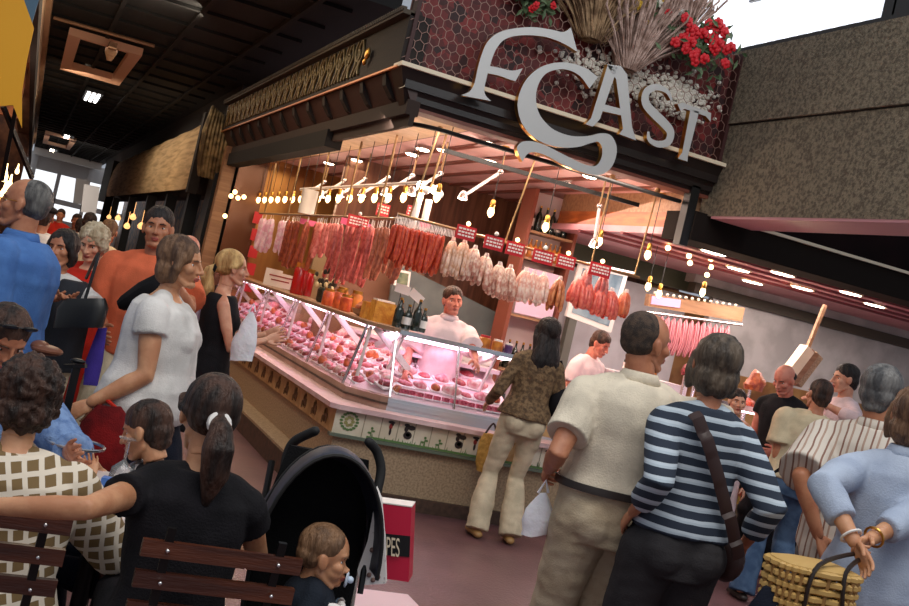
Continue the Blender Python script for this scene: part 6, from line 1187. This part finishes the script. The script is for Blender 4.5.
# table
tc_ = at(112, 500, 3.72); TZ = .72; tc_ = V((tc_.x-.03, tc_.y-.02, 0)); t_ = thing('terrace_table', 'small white topped terrace table between the seated people', 'table', tc_)
obj('table_top', MB().lathe([(.30, TZ-.03), (.33, TZ-.025), (.335, TZ-.01), (.33, TZ), (.0, TZ)], tc_, 40), mat('pale_table_top', srgb(226, 210, 204), .4), t_); obj('column', MB().lathe([(.03, .03), (.03, TZ-.03)], tc_, 14), M['blackmetal'], t_)
for k in range(3): a = k*2*PI/3+.5; obj('foot', MB().tube([tc_+V((0, 0, .08)), tc_+V((.3*math.cos(a), .3*math.sin(a), .015))], .015, 8), M['blackmetal'], t_)
def onT(px, py): p = atz(px, py, TZ); return p
p = onT(96, 486); tag(obj('white_menu', MB().box((p.x-.09, p.y-.06, TZ), (p.x+.06, p.y+.07, TZ+.006), rot=Matrix.Rotation(.3, 3, 'Z')), M['white'], smooth=False), 'white paper menu lying on the terrace table', 'menu')
p = onT(114, 497); tag(obj('blue_packet', MB().box((p.x-.05, p.y-.02, TZ+.006), (p.x+.03, p.y+.02, TZ+.06), rot=Matrix.Rotation(-.3, 3, 'Z')), mat('blue_packet', srgb(70, 116, 190), .4), smooth=False), 'blue packet on the terrace table beside the stemmed glasses', 'packet')
gl = M['glass']
for k, (px, py) in enumerate(((118, 488), (134, 486))):
    p = onT(px, py); t_ = thing('stemmed_glass', ['stemmed glass turned upside down on the terrace table, left', 'stemmed glass turned upside down on the terrace table, right'][k], 'glass', (p.x, p.y, TZ)); obj('bowl', MB().lathe([(.036, 0), (.042, .03), (.036, .07), (.010, .095), (.005, .10), (.005, .165), (.034, .172), (.036, .176), (.004, .178)], (p.x, p.y, TZ), 18), mat('tumbler_glass%d' % k, (.93, .95, .97), .05, trans=.85, spec=.8), t_)
p = at(76, 444, 3.95); t_ = thing('wire_ring_stand', 'thin metal ring stand rising behind the terrace table', 'stand', (p.x, p.y, 0)); obj('ring', MB().tube([p+V((.10*math.cos(a*PI/12), .10*math.sin(a*PI/12), 0)) for a in range(25)], .006, 6), M['chrome'], t_)
for s in (-1, 1): obj('leg', MB().tube([p+V((s*.035+.02, -.03, 0)), V((p.x+s*.035+.02, p.y-.03, 0))], .005, 6), M['chrome'], t_)
p = at(77, 366, 4.3); t_ = thing('black_post_stand', 'black metal post with a clamp beside the denim shirt', 'post', (p.x, p.y, 0)); obj('post', MB().bar((p.x, p.y, 0), p, .03, .025), M['blackmetal'], t_, smooth=False); obj('clamp', MB().bar(p+RT*-.05, p+RT*.035, .03, .015).ell(p+V((0, 0, .02)), (.03, .02, .010)), M['blackmetal'], t_)
p = at(47, 350, 4.5); tag(obj('leather_cap', MB().ell(p, (.065, .065, .022)).ell(p+RT*-.03+V((0, 0, .015)), (.04, .05, .025)), mat('brown_leather', srgb(112, 66, 44), .4)), 'brown rounded leather thing hanging right of the sunglasses', 'leather item')

# ---------------------------------------------------------------- stroller and baby
ST = at(320, 530, 3.35); SB = V((ST.x, ST.y, 0)); hx = V((math.cos(R(-8)), math.sin(R(-8)), 0)); hf = V((-hx.y, hx.x, 0))*-1      # hf points to the camera side
t_ = thing('stroller', 'black folding stroller with a rounded hood beside the ponytailed woman', 'stroller', SB)
blk = mat('stroller_fabric', srgb(36, 38, 50), .5, 0, 4, srgb(50, 53, 70), .15, 12); blk2 = cloth('stroller_inner', (15, 15, 17)); rubber = mat('black_foam', srgb(14, 14, 15), .7)
hz = .74; b = MB(); Nn, Kk = 22, 12; vs = []
for i in range(Nn+1):
    th = PI*i/Nn
    for j in range(Kk+1):
        ph = j/Kk; rad = .190*(1+.02*math.sin(ph*PI*3)); depth = .30*(ph-.35)
        sc_ = math.cos((ph-.25)*1.25)**.8
        x = -math.cos(th)*rad*(.86+.14*sc_); z = hz-.10+(.10 if 0 < i < Nn else .10)+math.sin(th)*(.36*sc_)
        vs.append(SB+hx*x+hf*(-.12+ -.0+(-depth)+.10)+V((0, 0, z)))
b.add(vs, [(i*(Kk+1)+j, i*(Kk+1)+j+1, (i+1)*(Kk+1)+j+1, (i+1)*(Kk+1)+j) for i in range(Nn) for j in range(Kk)])
o = obj('hood', b, blk, t_, ang=60); sm_ = o.modifiers.new('thick', 'SOLIDIFY'); sm_.thickness = .006
for j, fr_ in ((0, 'front'), (6, 'mid')): q = MB().tube([vs[i*(Kk+1)+j]+hf*.0 for i in range(Nn+1)], .006, 6); obj('hood_rib', q, rubber, t_)
# back panel and seat
b = MB().loft([(SB-hf*.02+V((0, 0, .40)), hx, .15, hf, .03), (SB-hf*.08+V((0, 0, .60)), hx, .165, hf, .03), (SB-hf*.14+V((0, 0, .85)), hx, .165, hf, .025), (SB-hf*.16+V((0, 0, 1.05)), hx, .13, hf, .02)], 20); obj('seat_back', b, blk2, t_)
b = MB().loft([(SB-hf*.02+V((0, 0, .40)), hx, .17, V((0, 0, 1)), .03), (SB+hf*.28+V((0, 0, .42)), hx, .165, V((0, 0, 1)), .03), (SB+hf*.34+V((0, 0, .36)), hx, .16, V((0, 0, 1)), .03)], 20); obj('seat', b, blk2, t_)
for s in (-1, 1):
    fx = SB+hx*(s*.165)
    obj('frame_tube', MB().tube([fx+hf*.42+V((0, 0, .08)), fx-hf*.05+V((0, 0, .5)), fx-hf*.22+V((0, 0, .98))], .011, 8), M['chrome'] if s > 0 else M['blackmetal'], t_)
    obj('rear_strut', MB().tube([fx-hf*.30+V((0, 0, .08)), fx+hf*.02+V((0, 0, .45))], .011, 8), M['blackmetal'], t_)
    for fy in (.42, -.30):
        c = fx+hf*fy+V((0, 0, .075)); obj('wheel', MB().lathe([(.03, -.014), (.072, -.014), (.076, 0), (.072, .014), (.03, .014)], c, 20, rot=Matrix.Rotation(PI/2, 3, 'Y')), rubber, t_)
h1 = catmull([at(283, 478, 3.55), at(287, 455, 3.56), at(295, 441, 3.55), at(315, 431, 3.5)], 5); h2 = catmull([at(377, 492, 3.5), at(381, 470, 3.52), at(377, 452, 3.52), at(369, 442, 3.5)], 5)
for hh in (h1, h2): ho = obj('handle', MB().tube(hh, .0155, 12, rnd=True), rubber, t_); obj('handle_tip', MB().ell(hh[-1], .008), M['chrome'], ho)
for hh in (h1, h2): obj('handle_tube', MB().tube([hh[0], hh[0]+V((0, 0, -.3))+hf*.1], .010, 8), M['blackmetal'], t_)
wpat = mat('white_patterned_cloth', srgb(232, 226, 222), .8, 0, 28, srgb(130, 110, 110), lo=.60, hi=.66)
q = MB().tube(catmull([at(284, 490, 3.5), at(292, 470, 3.5), at(312, 462, 3.5), at(330, 460, 3.5)], 5), .014, 8); tag(obj('patterned_scarf', wrinkle(q, .008, (30, 30, 30)), wpat), 'white patterned cloth tied by the left stroller handle', 'cloth')
P_ = [at(x, y, 3.42) for x, y in ((376, 488), (381, 500), (385, 540), (386, 584), (360, 586), (357, 570), (368, 540), (373, 510))]; b = MB().prism(P_, FW*.05); bm_ = wrinkle(b, .004, (20, 20, 20)); t2_ = thing('patterned_bag', 'white cloth bag with brown print hanging on the right side of the stroller', 'bag', at(372, 586, 3.42)); obj('bag_body', b, wpat, t2_, smooth=False)
q = MB(); 
for (x, y) in ((369, 575), (374, 571), (378, 577), (373, 580), (376, 546), (372, 550), (378, 540)): q.ell(at(x, y, 3.418), .008, n=8, m=6)
obj('brown_print', q, mat('brown_print', srgb(120, 92, 84), .7), t2_)
# red shopping bag with lettering
tb = thing('red_shopping_bag', 'crimson paper shopping bag with a black band behind the stroller', 'bag', at(385, 580, 3.75)); ra = mat('crimson_paper', srgb(196, 28, 62), .4)
a_, b_, c_, d_ = at(352, 500, 3.7), at(411.5, 508, 3.7), at(408.5, 582, 3.7), at(350, 574, 3.7); off = FW*.10+RT*.01; b = MB().add([a_, b_, c_, d_, a_+off, b_+off, c_+off, d_+off], [(3, 2, 1, 0), (0, 1, 5, 4)[::-1] if 0 else (1, 2, 6, 5), (4, 5, 6, 7), (0, 3, 7, 4), (2, 3, 7, 6)]); obj('bag_body', b, ra, tb, smooth=False)
obj('bag_lining', MB().prism([a_+off*.1, b_+off*.1, b_+off, a_+off], UP*.004), M['card'], tb, smooth=False)
m1, m2 = a_.lerp(d_, .405), b_.lerp(c_, .38); m3, m4 = b_.lerp(c_, .66), a_.lerp(d_, .70); b = MB().prism([m1-FW*.003, m2-FW*.003, m3-FW*.003, m4-FW*.003], FW*.002); obj('black_band', b, M['black'], tb, smooth=False)
cu = bpy.data.curves.new('txt', 'FONT'); cu.body = 'PES'; cu.size = 1; cu.extrude = .01; to = bpy.data.objects.new('txt', cu); COL.objects.link(to); me = bpy.data.meshes.new_from_object(to.evaluated_get(bpy.context.evaluated_depsgraph_get())); bpy.data.objects.remove(to)
tm = MB.of(me); mxx = max(p.x for p in tm.v); mxy = max(p.y for p in tm.v); X_ = (b_-a_).normalized(); Y_ = (a_-d_).normalized(); org = at(385.5, 555, 3.69)
wd = (at(399.5, 555, 3.69)-org).length; hg = .062
tm.v = [org+X_*(p.x/mxx*wd)+Y_*(p.y/mxy*hg)-FW*(.002+p.z*.05) for p in tm.v]; obj('lettering', tm, M['cream_trim'], tb, smooth=False)
# pale pink box on the floor
c = atz(383, 600, .30); b = MB().box((c.x-.18, c.y-.30, 0), (c.x+.16, c.y+.13, .30)); tag(obj('pink_box', b, mat('pale_pink_card', srgb(226, 190, 198), .5), smooth=False), 'pale pink box on the floor below the red shopping bag', 'box')
# baby
bb = at(331, 529, 3.30); s_ = .62
BBY = person('baby', 'baby with a pacifier sitting in the stroller and looking right', V((bb.x-.035, bb.y, .02)), R(100), .80, 'm', 1.25, pelvis=(0, -.0, 1.02), lean=(0, .06), head=(R(8), R(-2), R(0)), skin='olive', hair=dict(k='baby', c='baby'), v=.006, child=2, headat=at(333, 526, 3.28), heads=1.72, neck=.98, top=dict(mat=cloth('dark_suit', (28, 34, 44)), sleeve=1.7, hem=-.1, loose=.05, sl_loose=.03, neck=.52, collar=cloth('white_bib', (226, 222, 218), (150, 150, 160), 60)), bottom=dict(k='trousers', mat=cloth('baby_blue', (170, 196, 224))), legs=dict(l=(-.14, .5, .95), r=(.14, .5, .95)), knee=dict(l=(0, .3, 1), r=(0, .3, 1)), arms=dict(l=(-.3, .2, 1.15), r=(.3, .2, 1.15)))
BBY['root']['label'] = 'baby with a pacifier sitting in the stroller and looking right'
q = MB().lathe([(.022, 0), (.024, .004), (.016, .008)], (0, 0, 0), 16, rot=Matrix.Rotation(-PI/2, 3, 'X')); q.ell((0, .014, 0), (.010, .010, .010)); o = MB(); o.merge(q, BBY['HM'] @ Matrix.Translation((0, .092, -.062)) @ Matrix.Scale(1.35, 4)); tag(obj('pacifier', o, [mat('pale_blue_pacifier', srgb(206, 222, 240), .3)]), 'pale blue pacifier in the mouth of the baby', 'pacifier')
hb = BBY['HM']; o = MB(); q = MB().tube(catmull([(-.03, -.09, -.12), (.075, -.05, -.13), (.09, .04, -.15), (.05, .10, -.16), (-.05, .10, -.16)], 5), .014, 8); o.merge(q, hb); tag(obj('bib', wrinkle(o, .004, (40, 40, 40)), wpat), 'white spotted bib edge round the neck of the baby', 'bib')
WORLD, SKY, CLER, EXPO = .40, 230, 80, .0
# ---------------------------------------------------------------- light
w = bpy.data.worlds.new('hall_daylight'); SC.world = w; w.use_nodes = True; bg = w.node_tree.nodes['Background']; bg.inputs[0].default_value = (.80, .88, 1, 1); bg.inputs[1].default_value = WORLD
def area(name, loc, tgt, size, e, col, sy=None):
    l = bpy.data.lights.new(name, 'AREA'); l.energy = e; l.color = col; l.size = size
    if sy: l.shape = 'RECTANGLE'; l.size_y = sy
    o = bpy.data.objects.new(name, l); COL.objects.link(o); o.location = loc; o.rotation_euler = (V(tgt)-V(loc)).to_track_quat('-Z', 'Y').to_euler(); return o
area('skylight', (1.0, 1.0, 6.2), (2.2, 4.2, 1), 5, SKY, (1, .95, .88), 4)
area('clerestory', (4.9, 3.5, 5.0), (2.4, 5.2, .8), 3, CLER, (.92, .96, 1), 1.2)
area('stall_glow', (3.9, 9.3, 2.85), (3.8, 9.0, 1), 2.6, 62, (1, .74, .62), 2.0)
area('stall_glow', (3.0, 12.4, 2.85), (3.0, 12.4, 1), .9, 50, (1, .74, .5), 5)
area('stall_front_spots', (3.4, 8.0, 2.86), (3.5, 8.5, 1.9), 2.6, 22, (1, .8, .66), .2)
area('case_light', (3.32, 8.3, 1.25), (3.32, 8.2, .8), 1.1, 4.0, (1, .56, .80), .12)
area('case_light', (2.85, 11.6, 1.25), (2.85, 11.6, .8), .14, 15, (1, .55, .80), 6.6)
area('case_light', (7.6, 8.1, 1.25), (7.6, 8.1, .8), 3.4, 12, (1, .66, .82), .12)
area('second_stall_glow', (7.5, 9.6, 2.5), (7.5, 9.6, 1), 4, 110, (1, .82, .76), 1.6)
area('aisle_lamps', (.9, 10.5, 3.8), (.9, 10.3, 1), 1.2, 45, (1, .76, .5), 3)
area('awning_fill', (.2, 19, 3.0), (2.1, 21, 2.9), .5, 55, (1, .80, .6), 9)  # added fill to brighten the canvas, no fitting here
area('aisle_lamps', (1.0, 18, 3.8), (1.0, 18, 1), 1.6, 70, (1, .8, .6), 12)
area('far_aisle_fill', (1.0, 38, 3.8), (1.0, 42, 1.5), 1.6, 160, (1, .9, .8), 10)  # added fill so the white hanging sheets read bright
area('cornice_fill', (.9, 12, 3.2), (-.4, 12.5, 3.8), .4, 40, (1, .85, .66), 6)  # added fill turned on the left cornice, no fitting modelled
area('left_stall_lamps', (-1.6, 12, 3.1), (-1.6, 12, 1), 1.4, 60, (1, .62, .3), 9)
area('ceiling_bounce', (1.5, 30, .6), (1.5, 30, 4), 2, 20, (1, .9, .8), 20) if 0 else None
def pt(loc, e, col, r=.03):
    l = bpy.data.lights.new('bulb_light', 'POINT'); l.energy = e; l.color = col; l.shadow_soft_size = r; o = bpy.data.objects.new('bulb_light', l); COL.objects.link(o); o.location = loc
for x, y in ((2.85, 8.45), (2.85, 9.7), (2.85, 11), (2.85, 12.6), (3.42, 8.5), (3.93, 8.5), (4.45, 8.5)): pt((x+.1, y, 2.42), 9, (1, .80, .60))
for x, y, z in ((6.04, 9.0, 2.2), (7.2, 9.4, 2.2)): pt((x, y, z), 9, (1, .74, .5))
vs_ = SC.view_settings; SC.display_settings.display_device = 'sRGB'; vs_.view_transform = 'Standard'; vs_.look = 'None'; vs_.exposure = EXPO; vs_.gamma = 1; vs_.use_curve_mapping = False
bpy.data.objects.remove(_tmp)
